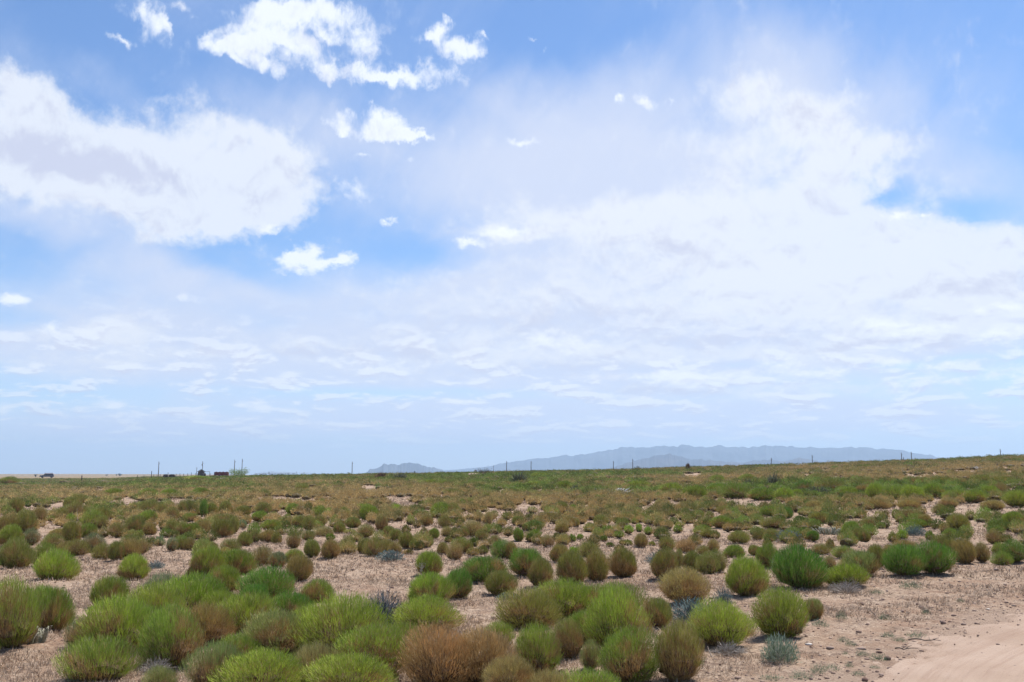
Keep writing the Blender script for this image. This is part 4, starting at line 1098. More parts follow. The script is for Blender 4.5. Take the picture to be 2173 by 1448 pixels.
def twig_mesh(name, seed, n, Wm, Hm, mat, w=(.003, .006), fl=.15, sub=3):
    """bare branching twigs"""
    global rng
    rs = np.random.default_rng(seed); rng = rs
    ph = rs.uniform(0, 6.28, n); el_ = np.arcsin(rs.uniform(fl, 1, n)); u = rs.uniform(.6, 1, n)
    tip = np.stack([np.cos(ph) * np.cos(el_) * Wm * .5 * u, np.sin(ph) * np.cos(el_) * Wm * .5 * u, np.sin(el_) * Hm * u], 1)
    base_ = tip * np.array([.08, .08, 0])
    Ps = [base_]; Ts = [tip]; Wd = [rs.uniform(*w, n)]
    for k in range(sub):
        t = rs.uniform(.35, .8, (n, 1)); p = base_ * (1 - t) + tip * t
        d = unit(tip - base_) * .7 + rs.normal(size=(n, 3)) * .5
        Ps.append(p); Ts.append(p + unit(d) * np.linalg.norm(tip, axis=1)[:, None] * .4); Wd.append(rs.uniform(*w, n) * .6)
    P = np.concatenate(Ps); T = np.concatenate(Ts); T[:, 2] = np.maximum(T[:, 2], .005)
    v3 = T - P; L = np.linalg.norm(v3, axis=1); N = len(P)
    v = rs.random(N); col = np.stack([v, v, v, np.ones(N)], 1)
    V, Q, C = blades(P, unit(v3), L, np.concatenate(Wd), col, .05)
    me = quads_mesh(name, V, Q, C); me.materials.append(mat); return me

M_BLUE = mat_plain_blade('blue_grey_leaf', (0.075, 0.115, 0.105), (0.22, 0.28, 0.26), .15)
M_SILV = mat_plain_blade('silver_leaf', (0.13, 0.19, 0.10), (0.42, 0.47, 0.36), .15)
M_MAT = mat_plain_blade('mat_leaf', (0.10, 0.15, 0.085), (0.27, 0.33, 0.20), .15)
M_SLATE = mat_plain_blade('slate_twig', (0.05, 0.06, 0.07), (0.15, 0.17, 0.185), .0)
def zat(x, y): return H1(x, y) + (float(micro(np.array([x]), np.array([y]))[0]) if math.hypot(x, y) < 30 else 0)
def put(name, px, py, w, h, parts, label, cat, group=None, Wb=.5, Hb=.3):
    x, y, Wm, Hm = shrub_size(px, py, w, h)
    o = empty(name, (x, y, zat(x, y) - .004), random.uniform(0, 6.28)); o.scale = (Wm / Wb, Wm / Wb, Hm / Hb)
    tag(o, label, cat, group)
    for pn, me in parts: link(pn, me, None, o)
    return o
blue_leaf = [plant_mesh('blue_leaves', 300 + i, 900, .5, .3, (.04, .08), (.006, .011), mat=M_BLUE) for i in range(2)]
blue_twig = twig_mesh('blue_twigs', 310, 90, .5, .3, M_SLATE)
GB = 'low blue grey plants'
for i, (px, py, w, h, lab) in enumerate([
  (331,1207,40,16,'low blue grey plant right beside the small round light green shrub'),
  (828,1193,64,24,'wide blue grey plant with dark base at the edge of open litter'),
  (1398,1196,56,26,'blue grey plant behind the olive shrub with crossed dead stems'),
  (1672,1150,62,26,'blue grey plant spreading over bare soil left of the pale cactus patch'),
  (1943,1140,46,22,'dark blue grey plant above the deep green double shrub'),
  (1080,1276,56,18,'sparse blue grey sprigs right of the olive ball'),
  (1535,1290,44,34,'small dark slate tuft behind the sloping green shrub'),
  (1470,1325,110,52,'large dark blue grey bush between the orange tan shrub and the sloping green one')]):
    put('blue_grey_plant', px, py, w, h, [('leaves', blue_leaf[i % 2]), ('twigs', blue_twig)], lab, 'plant', GB)
o = put('spiky_bush', 812, 1332, 120, 74, [('leaves', plant_mesh('b', 333, 420, .5, .3, (.03, .06), (.004, .008), mat=M_BLUE)), ('twigs', twig_mesh('t', 334, 170, .56, .34, M_SLATE, (.004, .009), .25, 4)),
   ('dead_twigs', twig_mesh('t', 335, 60, .6, .25, M_TWIG, (.003, .006), .1, 3))], 'spiky slate blue bush with bare dark twigs between two bright green shrubs', 'bush')
silv = plant_mesh('silver_leaves', 340, 1500, .5, .3, (.04, .075), (.006, .011), upb=.7, mat=M_SILV)
put('silver_plant', 1657, 1410, 78, 56, [('leaves', silv), ('twigs', twig_mesh('t', 341, 60, .5, .28, M_TWIG))], 'silvery green leafy plant on bare soil below the large yellow green ball shrub', 'plant')
mats_ = [plant_mesh('mat_leaves', 350 + i, 420, .5, .16, (.03, .07), (.004, .008), upb=.5, mat=M_MAT) for i in range(3)]
for i, (px, py, w, h, lab) in enumerate([
  (1943,1356,44,16,'green mat of low leaves lying alone on the road sand, farthest right'),
  (1884,1358,32,16,'left of two low green mats joined at the road edge'),(1910,1366,34,12,'right of two low green mats joined at the road edge'),
  (1790,1370,28,14,'small green mat left of the road edge, upper one of a close pair'),(1806,1378,26,14,'small green mat left of the road edge, lower one of a close pair'),
  (1866,1404,42,20,'broad sage green mat near the road with a spread of fine leaves'),(1830,1396,30,16,'pale sage mat left beside the broad one'),
  (1765,1424,46,16,'dark green mat on bare soil at the bottom right'),(1802,1418,20,16,'bright green tuft above the dark mat'),
  (1856,1420,24,9,'tiny green mat between the broad sage mat and the road'),(1822,1436,32,14,'lowest green mat at the road corner'),
  (1735,1434,36,26,'upright sage tuft on the left of the dark mat'),(1700,1446,56,22,'long sage patch on the bottom edge under the silver plant'),
  (1640,1450,56,18,'left end sage patch on the bottom edge'),(1640,1372,40,20,'faint sage tuft hugging the silver plant'),
  (1786,1318,26,24,'pale grey green tuft standing on litter right of the half orange shrub'),(2039,1280,18,14,'small vivid grey green tuft near the road, far right'),
  (1876,1316,30,18,'pale sage tuft in the litter left of the road'),(1965,1302,20,16,'grey green tuft between litter and road'),
  (1934,1254,48,24,'low spiky grey green clump in front of the deep green double shrub'),(1794,1392,14,10,'tiny grey tuft above the broad sage mat'),
  (1740,1330,40,22,'dry sage tangle under the half orange shrub'),(1860,1265,30,14,'dull green tuft right of the grey dead twigs')]):
    put('low_plant', px, py, w, h, [('leaves', mats_[i % 3])], lab, 'plant', 'low leafy mats beside the road', .52, .2)
dead = [twig_mesh('dead_twigs', 360 + i, 170, .5, .3, M_TWIG, (.003, .006), .05, 4) for i in range(2)]
for i, (px, py, w, h, lab) in enumerate([
  (1795,1264,84,32,'tangle of bare grey twigs in front of the low bright green cushion'),
  (523,1386,58,42,'grey leafless bush caught between the brown shrub and the yellow green dome'),
  (1648,1210,30,34,'thin greyish dead bush squeezed left of the largest deep green ball'),
  (1545,1392,100,30,'brown dead twigs with forked white stems under the sloping green shrub'),
  (1275,1376,50,50,'grey dead stems under the bright bowl shaped shrub'),
  (330,1440,90,36,'dark dry litter twigs below the mixed shrub at bottom left')]):
    put('dead_bush', px, py, w, h, [('twigs', dead[i % 2])], lab, 'dead bush', 'leafless grey bushes')

# ---- tubes
def tube(path, radii, seg=7, cap=True):
    path = np.array(path, float); n = len(path)
    T = unit(np.gradient(path, axis=0)); ref = np.array([.3, .9, .2])
    A = unit(np.cross(T, ref)); B = np.cross(T, A)
    an = np.linspace(0, 2 * np.pi, seg, endpoint=False)
    V = path[:, None] + np.array(radii)[:, None, None] * (A[:, None] * np.cos(an)[None, :, None] + B[:, None] * np.sin(an)[None, :, None])
    V = V.reshape(-1, 3); Fc = []
    for i in range(n - 1):
        for j in range(seg):
            Fc.append((i * seg + j, i * seg + (j + 1) % seg, (i + 1) * seg + (j + 1) % seg, (i + 1) * seg + j))
    return V, Fc, [list(range(seg))[::-1], list(range((n - 1) * seg, n * seg))]
class MB:
    def __init__(s): s.v = []; s.f = []; s.n = 0
    def add(s, V, Fs):
        s.v.append(np.asarray(V, float)); s.f += [tuple(i + s.n for i in f) for f in Fs]; s.n += len(V)
    def tube(s, path, radii, seg=7):
        V, Fc, caps = tube(path, radii, seg); s.add(V, Fc + caps)
    def box(s, c, d, rz=0, taper=1.0):
        x, y, z = [q / 2 for q in d]
        V = np.array([(-x,-y,-z),(x,-y,-z),(x,y,-z),(-x,y,-z),(-x*taper,-y*taper,z),(x*taper,-y*taper,z),(x*taper,y*taper,z),(-x*taper,y*taper,z)])
        R = np.array([[math.cos(rz), -math.sin(rz), 0], [math.sin(rz), math.cos(rz), 0], [0, 0, 1]])
        s.add(V @ R.T + np.array(c), [(0,3,2,1),(4,5,6,7),(0,1,5,4),(1,2,6,5),(2,3,7,6),(3,0,4,7)])
    def prism(s, pts, y0, y1):
        """outline in x,z pulled along y"""
        n = len(pts); V = [(p[0], y0, p[1]) for p in pts] + [(p[0], y1, p[1]) for p in pts]
        s.add(V, [tuple(range(n)), tuple(range(n, 2 * n))[::-1]] + [(i, i + n, (i + 1) % n + n, (i + 1) % n) for i in range(n)])
    def build(s, name, mat, parent=None, smooth_=False):
        me = bpy.data.meshes.new(name); me.from_pydata(np.concatenate(s.v).tolist(), [], s.f); me.update()
        if smooth_:
            for p in me.polygons: p.use_smooth = True
        return link(name, me, mat, parent)

# ---- cacti: clusters of short ribbed fingers with pale spines
def cactus(px, py, w, h, n, label, dead_=False, seed=0, name='cactus_clump', lying=.3):
    x, y, Wm, Hm = shrub_size(px, py, w, h)
    root = empty(name, (x, y, zat(x, y) - .01)); tag(root, label, 'cactus')
    rs = np.random.default_rng(seed)
    mb = MB(); SP, SD = [], []
    for k in range(n):
        a = rs.uniform(0, 6.28); q = math.sqrt(rs.random()) * .42
        bx, by_ = math.cos(a) * q * Wm, math.sin(a) * q * Wm * .7
        hh = Hm * rs.uniform(.45, .95); rad = hh * rs.uniform(.085, .12)
        tl = rs.normal(size=2) * lying * hh + np.array([bx, by_]) * .5
        path = [(bx + tl[0] * t, by_ + tl[1] * t, hh * t) for t in np.linspace(0, 1, 7)]
        radii = [rad * r_ for r_ in (.75, .95, 1.05, 1.08, 1.0, .75, .22)]
        mb.tube(path, radii, 8)
        m_ = 46 if not dead_ else 16
        t = rs.uniform(.1, 1, m_); an = rs.uniform(0, 6.28, m_)
        pts = np.array([(bx + tl[0] * t_, by_ + tl[1] * t_, hh * t_) for t_ in t]) + np.stack([np.cos(an), np.sin(an), np.zeros(m_)], 1) * rad * .9
        SP.append(pts); SD.append(unit(np.stack([np.cos(an), np.sin(an), rs.uniform(.1, .9, m_)], 1)))
    mb.build('stems', M_DEADW if dead_ else M_CACTUS, root, True)
    SP = np.concatenate(SP); SD = np.concatenate(SD); m_ = len(SP)
    v = rs.random(m_)
    V, Q, C = blades(SP, SD, rs.uniform(.25, .5, m_) * Hm * .25, np.full(m_, Hm * .012 + .0015), np.stack([v, v, v, np.ones(m_)], 1), .02)
    me = quads_mesh('spines', V, Q, C); link('spines', me, M_SPINE, root)
    return root
cactus(68, 1366, 46, 40, 34, 'small clump of pale spiny cactus fingers between the brown based shrubs at left', seed=1)
cactus(1762, 1136, 58, 17, 60, 'patch of short pale cactus fingers on bare soil in the right middle ground', seed=2)
cactus(1303, 1050, 52, 14, 60, 'bleached white patch of dead cactus far out below the mountains', True, 3, lying=.9)
cactus(1246, 1050, 34, 10, 26, 'dark and white fallen cactus heap beside a small yucca', True, 4, lying=1.2)
cactus(886, 1033, 36, 8, 36, 'thin white cactus streak in the far field below the small left mountains', True, 5, lying=.9)
cactus(614, 1022, 22, 6, 22, 'tiny white cactus heap near the left skyline', True, 6, lying=.9)
cactus(482, 1018, 26, 4, 22, 'faint white cactus streak just below the maroon trailer', True, 7, lying=.9)
cactus(1742, 1004, 24, 7, 26, 'pale cactus patch just under the right skyline below a pole', True, 8, lying=.9)
cactus(2092, 998, 34, 8, 28, 'pale cactus patch near the right end of the skyline', True, 9, lying=.9)

# ---- white stalk beside the light green ball shrub
def stalk(px, py, h, label, lean=.1, seed=0, mat=M_SPINE, br=4, name='white_stalk', cat='dead stalk'):
    x, y = unproject(px, py); d = math.hypot(x, y); hm = h * d / F
    o = empty(name, (x, y, zat(x, y) - .01)); tag(o, label, cat)
    rs = np.random.default_rng(seed); mb = MB()
    top = np.array([lean * hm, -.05 * hm, hm])
    path = [top * t + np.array([math.sin(t * 4 + seed) * .04 * hm, 0, 0]) for t in np.linspace(0, 1, 7)]
    mb.tube(path, np.linspace(.006, .003, 7), 5)
    for k in range(br):
        t = rs.uniform(.35, .85); p = top * t; q = p + np.array([rs.uniform(-.35, .35), rs.uniform(-.1, .1), rs.uniform(.15, .35)]) * hm
        mb.tube([p, (p + q) / 2 + [0, 0, -.02 * hm], q], [.004, .003, .002], 5)
    me_o = mb.build('stem', mat, o)
    if br:
        rs2 = rs
        n = 60; P = np.array([top * rs2.uniform(.5, 1) + rs2.normal(size=3) * .10 * hm for _ in range(n)])
        v = rs2.random(n)
        V, Q, C = blades(P, unit(rs2.normal(size=(n, 3)) + [0, 0, .6]), np.full(n, .018), np.full(n, .008), np.stack([v, v, v, np.ones(n)], 1))
        link('seed_heads', quads_mesh('seed_heads', V, Q, C), M_SPINE, o)
    return o
stalk(890, 1224, 32, 'branching white stalk in front of the light green ball shrub', .2, 1)
M_PALE = mat_rough('pale_stem', (.48, .40, .30), (.62, .53, .42), 20)
GS = 'bare pale stems among the shrubs'
for i, (px, py, h, l, lab) in enumerate([(1415,1236,26,.25,'straight pale stem crossing the foot of a round olive shrub'),(1408,1236,18,.6,'short slanting pale stem beside the straight one'),
    (1300,1222,32,.5,'pale curved stem on the left side of a round olive shrub'),(880,1450,26,.5,'pale loop of dry stem at the foot of the big rust brown bush'),
    (1436,1450,20,.1,'pinkish broken stem at the foot of the right bottom shrub'),(1512,1396,24,-.4,'forked white stem in shade under the sloping green shrub'),(168,1112,30,-.2,'long thin tan stem rising over shrubs, left middle ground')]):
    o = stalk(px, py, h, lab, l, 10 + i, M_PALE, 0, 'dry_stem', 'dry stem'); o['group'] = GS

# ---- yuccas
def yucca(px, py, w, h, label, red=False, seed=0):
    x, y = unproject(px, py); d = math.hypot(x, y); Wm = w * d / F; Hm = h * d / F
    root = empty('yucca', (x, y, H1(x, y))); tag(root, label, 'yucca', 'yuccas standing out of the far shrubs')
    global rng
    rs = np.random.default_rng(seed); rng = rs
    n = 260; ph = rs.uniform(0, 6.28, n); z = rs.uniform(.12, 1, n); q = np.sqrt(1 - z * z)
    c0 = np.stack([rs.normal(size=n) * .06 * Wm, rs.normal(size=n) * .06 * Wm, np.abs(rs.normal(size=n)) * .06 * Hm + .02], 1)
    tip = np.stack([q * np.cos(ph) * Wm * .55, q * np.sin(ph) * Wm * .55, z * Hm], 1) * rs.uniform(.7, 1.08, (n, 1))
    v3 = tip - c0; L = np.linalg.norm(v3, axis=1); v = rs.random(n)
    V, Q, C = blades(c0, unit(v3), L, np.full(n, max(.035, d * .0009)), np.stack([v, v, v, np.ones(n)], 1), .05, .3)
    link('leaves', quads_mesh('leaves', V, Q, C), M_RED if red else M_YUCCA, root)
    mb = MB(); mb.tube([(0, 0, -.05), (0.01, 0, .1 * Hm), (0, 0, .3 * Hm)], [.09, .08, .05], 7); mb.build('trunk', M_POLE, root)
M_RED = mat_plain_blade('red_yucca_leaf', (0.11, 0.06, 0.035), (0.26, 0.155, 0.085), .1, .6)
for i, a in enumerate([(1101,1030,48,34,'big grey green yucca clump standing highest in the centre of the far field',0),
  (848,1022,44,22,'open grey green yucca right of the reddish one',0),(808,1020,36,20,'reddish spiky clump left of the open yucca',1),
  (1221,1048,26,22,'small yellowish yucca beside the fallen cactus heap',0),(1642,1036,40,34,'tall upright green yucca in the right far field',0),
  (1588,1036,30,20,'loose yucca left of the tall upright one',0),(1738,1052,56,24,'wide dark yucca with pale dead leaves, right of the tall upright one',0),
  (1460,1000,14,18,'small rusty spiky plant breaking the skyline right of centre',1),(1009,1003,10,14,'thin spiky plant on the sandy skyline mound',1),
  (1506,1042,18,12,'little yucca between the bleached patch and the tall upright yucca',0),(952,1004,12,9,'tiny spiky tuft just left of the sandy skyline mound',1)]):
    yucca(*a[:4], a[4], bool(a[5]), 400 + i)

# ---- sandy mound with bush
def lump_mesh(seed, sx, sy, sz, sub=4, amp=.3):
    V, Fc = ico(sub); rs = seed
    n = fbm(V[:, 0] * 2 + 7 + seed, V[:, 1] * 2 + V[:, 2] * 1.5, seed, 4)
    V = V * (1 + (n[:, None] - .5) * amp * 2) * np.array([sx, sy, sz])
    return quads_mesh('lump', V, Fc, smooth_=True)
M_SAND = mat_rough('mound_sand', (0.30, 0.20, 0.14), (0.48, 0.35, 0.27), 4, .95, bump=.5)
x, y = at_dist(1012, 130)
o = link('sand_mound', lump_mesh(3, 1.9, 1.2, .55), M_SAND); o.location = (x, y, H1(x, y) - .05)
tag(o, 'low mound of pale sandy earth on the skyline left of two poles', 'mound')

# ---- stones and sticks by the road
M_STONE = mat_rough('pale_stone', (.46, .40, .34), (.60, .54, .47), 40, .85, bump=.3)
for i, (px, py, w, lab) in enumerate([(1961,1425,11,'small white stone lying on the road sand'),(1716,1376,14,'flat pale stone beside the silver leaved plant'),
      (2097,1300,7,'tiny grey stone at the far road edge'),(90,1144,5,'small white stone among the shrubs at far left'),(375,1168,9,'white rock at the foot of a small grey green shrub'),(2155,1417,8,'dark reddish chip on the road at far right')]):
    x, y = unproject(px, py); d = math.hypot(x, y); r_ = w * d / F / 2
    o = link('stone', lump_mesh(20 + i, r_, r_ * .8, r_ * .4, 3), M_STONE if i != 5 else M_DARKW)
    o.location = (x, y, zat(x, y) + (.035 if px > 1900 else 0.0) + r_ * .15); tag(o, lab, 'stone', 'loose stones on the soil and road')
def stick(p0, p1, label, seed):
    (x0, y0), (x1, y1) = unproject(*p0), unproject(*p1)
    rs = np.random.default_rng(seed); mb = MB()
    o = empty('stick', (x0, y0, H1(x0, y0) + .045)); tag(o, label, 'stick', 'fallen twigs on the road sand')
    n = 9; t = np.linspace(0, 1, n)
    P = np.stack([(x1 - x0) * t, (y1 - y0) * t + np.sin(t * 5 + seed) * .025, np.abs(np.sin(t * 6)) * .012], 1)
    mb.tube(P, np.linspace(.007, .003, n), 5)
    for k in (3, 5, 6):
        q = P[k] + [rs.uniform(.02, .10), rs.uniform(-.10, .10), .02]
        mb.tube([P[k], (P[k] + q) / 2 + [0, 0, .005], q], [.004, .003, .002], 5)
    mb.build('twig', M_POLE, o)
stick((1930, 1369), (1996, 1371), 'long thin forked twig lying on the road edge, upper of two', 1)
stick((1902, 1388), (1930, 1390), 'short dark crooked twig lying on the sand, lower of two', 2)

# ------------------------------------------------------------------ skyline: poles
GP = 'wooden poles along the skyline'
def pole(px, top, base_, dist, label, lean=0.0, box=False, thin=1.0):
    x, y = at_dist(px, dist)
    zb = H1(x, y)
    d = ray_dir(px, top); ztop = CAMZ + d.z / math.hypot(d.x, d.y) * dist
    hgt = ztop - zb
    root = empty('utility_pole', (x, y, zb)); root.rotation_euler = (0, lean, 0); tag(root, label, 'pole', GP)
    r_ = .095 * thin * dist / 300
    mb = MB(); mb.tube([(0, 0, -.5), (0, 0, hgt * .5), (0, 0, hgt * .97)], [r_ * 1.25, r_ * 1.05, r_ * .85], 8); mb.build('shaft', M_POLE, root, True)
    mb = MB(); mb.tube([(0, 0, hgt * .97), (0, 0, hgt * .985), (0, 0, hgt)], [r_ * 1.1, r_ * 1.0, r_ * .4], 8); mb.build('insulator', M_DARKW, root)
    mb = MB(); mb.tube([(r_, 0, hgt * .85), (r_ * 2, 0, hgt * .86), (r_ * 2, 0, hgt * .91)], [r_ * .4, r_ * .4, r_ * .5], 6); mb.build('side_insulator', M_DARKW, root)
    if box:
        mb = MB(); mb.tube([(-r_ * 1.6, 0, hgt * .72), (-r_ * 1.6, 0, hgt * .74), (-r_ * 1.6, 0, hgt * .82), (-r_ * 1.6, 0, hgt * .84)], [r_ * .9, r_ * 1.6, r_ * 1.6, r_ * .8], 10)
        mb.build('transformer', M_METAL, root)
M_METAL = mat_rough('grey_metal', (.10, .11, .12), (.18, .19, .20), 8, .5, .4)
pole(336, 980, 1012, 300, 'leftmost tall pole, standing behind the fence posts')
pole(417, 992, 1010, 420, 'short thin pole just left of the one with a transformer', thin=.7)
pole(429, 979, 1009, 330, 'pole with a dark transformer can near its top, above the small hut', box=True, thin=.8)
pole(497, 976, 1010, 310, 'left pole of the pair rising out of the wispy green tree')
pole(513, 974, 1010, 305, 'right and taller pole of the pair rising out of the wispy green tree')
pole(747, 980, 1004, 330, 'lone pole left of the small mountains')
pole(1075, 979, 1003, 320, 'pole standing right of the sandy mound where the long range starts')
pole(1127, 979, 1000, 330, 'pole standing right above the big central yucca')
pole(1302, 979, 996, 330, 'shorter pole at the left end of the dark foothills')
pole(1343, 974, 996, 330, 'pole beside a dark skyline bush in front of the foothills')
pole(1638, 972, 988, 330, 'pole in front of the right hand foothills')
pole(1725, 966, 985, 330, 'pole at the right end of the foothills')
pole(1915, 961, 979, 330, 'left pole of the close pair under the range\'s right end')
pole(1936, 959, 978, 330, 'right pole of the close pair under the range\'s right end')
pole(1919, 970, 979, 420, 'very short pole between the close pair', thin=.7)
pole(2128, 953, 973, 320, 'leaning pole alone at the far right of the skyline', lean=-.06)
pole(1047, 988, 1003, 420, 'very faint short pole left of the sandy mound pole', thin=.6)

# ---- fence of rough posts at the left
def fence(pts, label, name='post_fence', hgt=1.25, rad=.06):
    x0, y0 = at_dist(pts[0][0], pts[0][1])
    root = empty(name, (x0, y0, H1(x0, y0))); tag(root, label, 'fence')
    rs = np.random.default_rng(int(pts[0][0])); tops = []
    for (px, dist, k) in pts:
        x, y = at_dist(px, dist); z = H1(x, y); mb = MB(); h = hgt * k
        lx, ly = rs.normal(size=2) * .04
        mb.tube([(x - x0, y - y0, z - H1(x0, y0) - .2), (x - x0 + lx, y - y0, z - H1(x0, y0) + h)], [rad * (1.5 if k > 1.2 else 1), rad * .9 * (1.5 if k > 1.2 else 1)], 6)
        mb.build('post', M_DARKW, root); tops.append((x - x0, y - y0, z - H1(x0, y0)))
    mb = MB()
    for w_ in (.45, .8, 1.1):
        mb.tube([(a[0], a[1], a[2] + w_) for a in tops], [.012] * len(tops), 4)
    mb.build('wire', M_METAL, root)
fence([(px, 262 + (px - 290) * .05, k) for px, k in [(292,.9),(306,.8),(321.5,1.5),(326,.9),(333,.8),(340,.85),(351,.8),(374,.95),(382,1.0),(390,.95),(398,1.0),(406,1.2),(415,1.1),(420,1.0),(446,1.0),(455,.8)]],
      'long fence of uneven dark posts around the small hut on the left skyline')
fence([(px, 330, k) for px, k in [(545,.7),(556,.8),(571,1.3),(585,.9),(600,.8),(612,.9),(630,1.2),(645,.9),(660,.7)]], 'low line of dark fence posts right of the wispy tree')
def single_post(px, dist, h, w, label, cap=False):
    x, y = at_dist(px, dist); o = empty('fence_post', (x, y, H1(x, y))); tag(o, label, 'post')
    mb = MB(); mb.tube([(0, 0, -.2), (0, 0, h * .5), (0, 0, h)], [w, w * .95, w * .85], 8); mb.build('shaft', M_DARKW, o, True)
    mb = MB()
    if cap: mb.box((0.0, 0, h - .18), (w * 3.2, w * 1.2, .34), 0, .9); mb.build('box', M_BLUEBOX, o)
    else: mb.tube([(0, 0, h), (0, 0, h + .04)], [w * .95, w * .3], 8); mb.build('cap', M_DARKW, o)
M_BLUEBOX = mat_rough('dark_blue_paint', (.02, .03, .06), (.03, .045, .09), 5, .5)
single_post(174, 250, 1.35, .12, 'single thick dark post standing right of the white roofed vehicle')
single_post(880, 165, .72, .06, 'short post with a dark blue box on the skyline above the small left mountains', True)
single_post(356.5, 268, 1.5, .07, 'thin dark post rising behind the low black stock tank')

# ---- parked vehicle with a pale roof, side on
def glass_mat():
    m_, bb = new_mat('dark_glass'); d = bb.n('ShaderNodeBsdfPrincipled'); d.inputs['Base Color'].default_value = (.02, .022, .028, 1)
    d.inputs['Roughness'].default_value = .08; out_surface(bb, d.outputs[0]); return m_
def vehicle(px, dist):
    x, y = at_dist(px, dist); root = empty('parked_vehicle', (x, y, H1(x, y) + .55), math.atan2(-x, y) * .8)
    tag(root, 'dark vehicle with a white roof parked far off at the left skyline', 'vehicle')
    MW = mat_rough('white_paint', (.78, .78, .78), (.82, .82, .82), 3, .35)
    MG = mat_rough('dark_grey_paint', (.10, .10, .115), (.14, .14, .16), 3, .4)
    MT = mat_rough('tyre_rubber', (.02, .02, .02), (.03, .03, .03), 8, .9); G = glass_mat()
    mb = MB(); mb.prism([(-2.55,.42),(-2.6,.75),(-2.45,.98),(-1.55,1.06),(-1.0,1.12),(2.35,1.12),(2.5,.9),(2.5,.42)], -.9, .9); mb.build('body', MG, root)
    mb = MB(); mb.prism([(-1.25,1.12),(-.75,1.62),(2.15,1.62),(2.35,1.12)], -.80, .80); mb.build('cabin', MG, root)
    mb = MB(); mb.prism([(-.95,1.622),(-.80,1.92),(2.25,1.92),(2.45,1.622)], -.90, .90); mb.build('roof', MW, root)
    for (a, c_) in [(-.95, -.05), (.05, 1.0), (1.1, 2.1)]:
        mb = MB(); mb.prism([(a + .08, 1.18), (a + .2 if a < -.5 else a + .05, 1.54), (c_, 1.54), (c_, 1.18)], -.812, -.803); mb.build('window', G, root)
    for wx in (-1.65, 1.6):
        for sy in (-1, 1):
            mb = MB(); mb.tube([(wx, sy * .74, .36), (wx, sy * .92, .36)], [.36, .36], 18); w_ = mb.build('wheel', MT, root)
            mb = MB(); mb.tube([(wx, sy * .921, .36), (wx, sy * .935, .36)], [.2, .16], 12); mb.build('rim', M_METAL, w_)
    mb = MB(); mb.box((-2.62, -.6, .78), (.06, .3, .14)); mb.build('headlight', MW, root)
    mb = MB(); mb.box((-2.62, .6, .78), (.06, .3, .14)); mb.build('headlight', MW, root)
    mb = MB(); mb.box((-2.62, 0, .5), (.1, 1.7, .16)); mb.build('bumper', M_METAL, root)
vehicle(100, 430)

# ---- small hut with tank and frame
def hut(px, dist):
    x, y = at_dist(px, dist); root = empty('hut', (x, y, H1(x, y)), .3)
    tag(root, 'small brown gable roofed hut on the left skyline under the transformer pole', 'hut')
    MWD = mat_rough('brown_boards', (.075, .05, .038), (.13, .085, .06), 5, .9); MR = mat_rough('roof_tin', (.05, .04, .038), (.09, .07, .06), 5, .8)
    mb = MB(); mb.prism([(-.9, 0), (-.9, 1.7), (0, 2.25), (.9, 1.7), (.9, 0)], -1, 1); mb.build('wall', MWD, root)
    mb = MB(); mb.prism([(-1.15, 1.60), (0, 2.30), (1.15, 1.60), (1.15, 1.72), (0, 2.43), (-1.15, 1.72)], -1.2, 1.2); mb.build('roof', MR, root)
    mb = MB(); mb.box((0, -1.02, .95), (.7, .04, 1.7)); dd = mb.build('door', MR, root)
    mb = MB(); mb.box((.25, -1.06, .95), (.06, .05, .06)); mb.build('handle', M_METAL, dd)
hut(427, 300)
x, y = at_dist(432.5, 298); root = empty('water_tank', (x, y, H1(x, y))); tag(root, 'dark squat tank standing against the right side of the hut', 'tank')
mb = MB(); mb.tube([(0, 0, 0), (0, 0, .1), (0, 0, 1.15), (0, 0, 1.3)], [.55, .58, .58, .45], 20); mb.build('body', M_DARKW, root, False)
mb = MB(); mb.tube([(0, 0, 1.3), (0, 0, 1.38)], [.16, .14], 12); mb.build('lid', M_METAL, root)
x, y = at_dist(438.5, 296); root = empty('gate_frame', (x, y, H1(x, y))); tag(root, 'open grey pipe frame right of the dark tank', 'frame')
for sx in (-.85, .85):
    mb = MB(); mb.tube([(sx, 0, -.1), (sx, 0, 1.75)], [.055, .055], 8); mb.build('upright', M_METAL, root)
mb = MB(); mb.tube([(-.95, 0, 1.72), (.95, 0, 1.72)], [.05, .05], 8); mb.build('crossbar', M_METAL, root)
# ---- stock tank and maroon trailer
x, y = at_dist(359, 262); root = empty('stock_tank', (x, y, H1(x, y))); tag(root, 'low black stock tank in two humps beside the fence posts', 'stock tank')
for sx, ww in ((-.85, .55), (.72, .75)):
    mb = MB(); mb.tube([(sx - ww, 0, .62), (sx - ww * .8, 0, .62), (sx, 0, .64), (sx + ww * .8, 0, .62), (sx + ww, 0, .6)], [.3, .44, .5, .44, .28], 14); mb.build('tank', M_DARKW, root, True)
mb = MB(); mb.box((0, 0, .12), (3.1, .7, .2)); mb.build('skid', M_DARKW, root)
x, y = at_dist(470, 300); root = empty('trailer', (x, y, H1(x, y)), .12); tag(root, 'low maroon ribbed stock trailer left of the wispy green tree', 'trailer')
MM = mat_rough('maroon_paint', (.10, .022, .020), (.16, .04, .035), 4, .7)
mb = MB(); mb.box((0, 0, 1.05), (3.9, 1.7, .95)); mb.build('body', MM, root)
for k in range(8):
    mb = MB(); mb.box((-1.75 + k * .5, -.875, 1.05), (.07, .05, .93)); mb.build('rib', MM, root)
for k in range(4):
    mb = MB(); mb.tube([(-1.9 + k * .96 + .04, 0, 1.50), (-1.9 + k * .96 + .46, 0, 1.53), (-1.9 + k * .96 + .9, 0, 1.50)], [.05, .16, .05], 10); mb.build('roof_bow', MM, root)
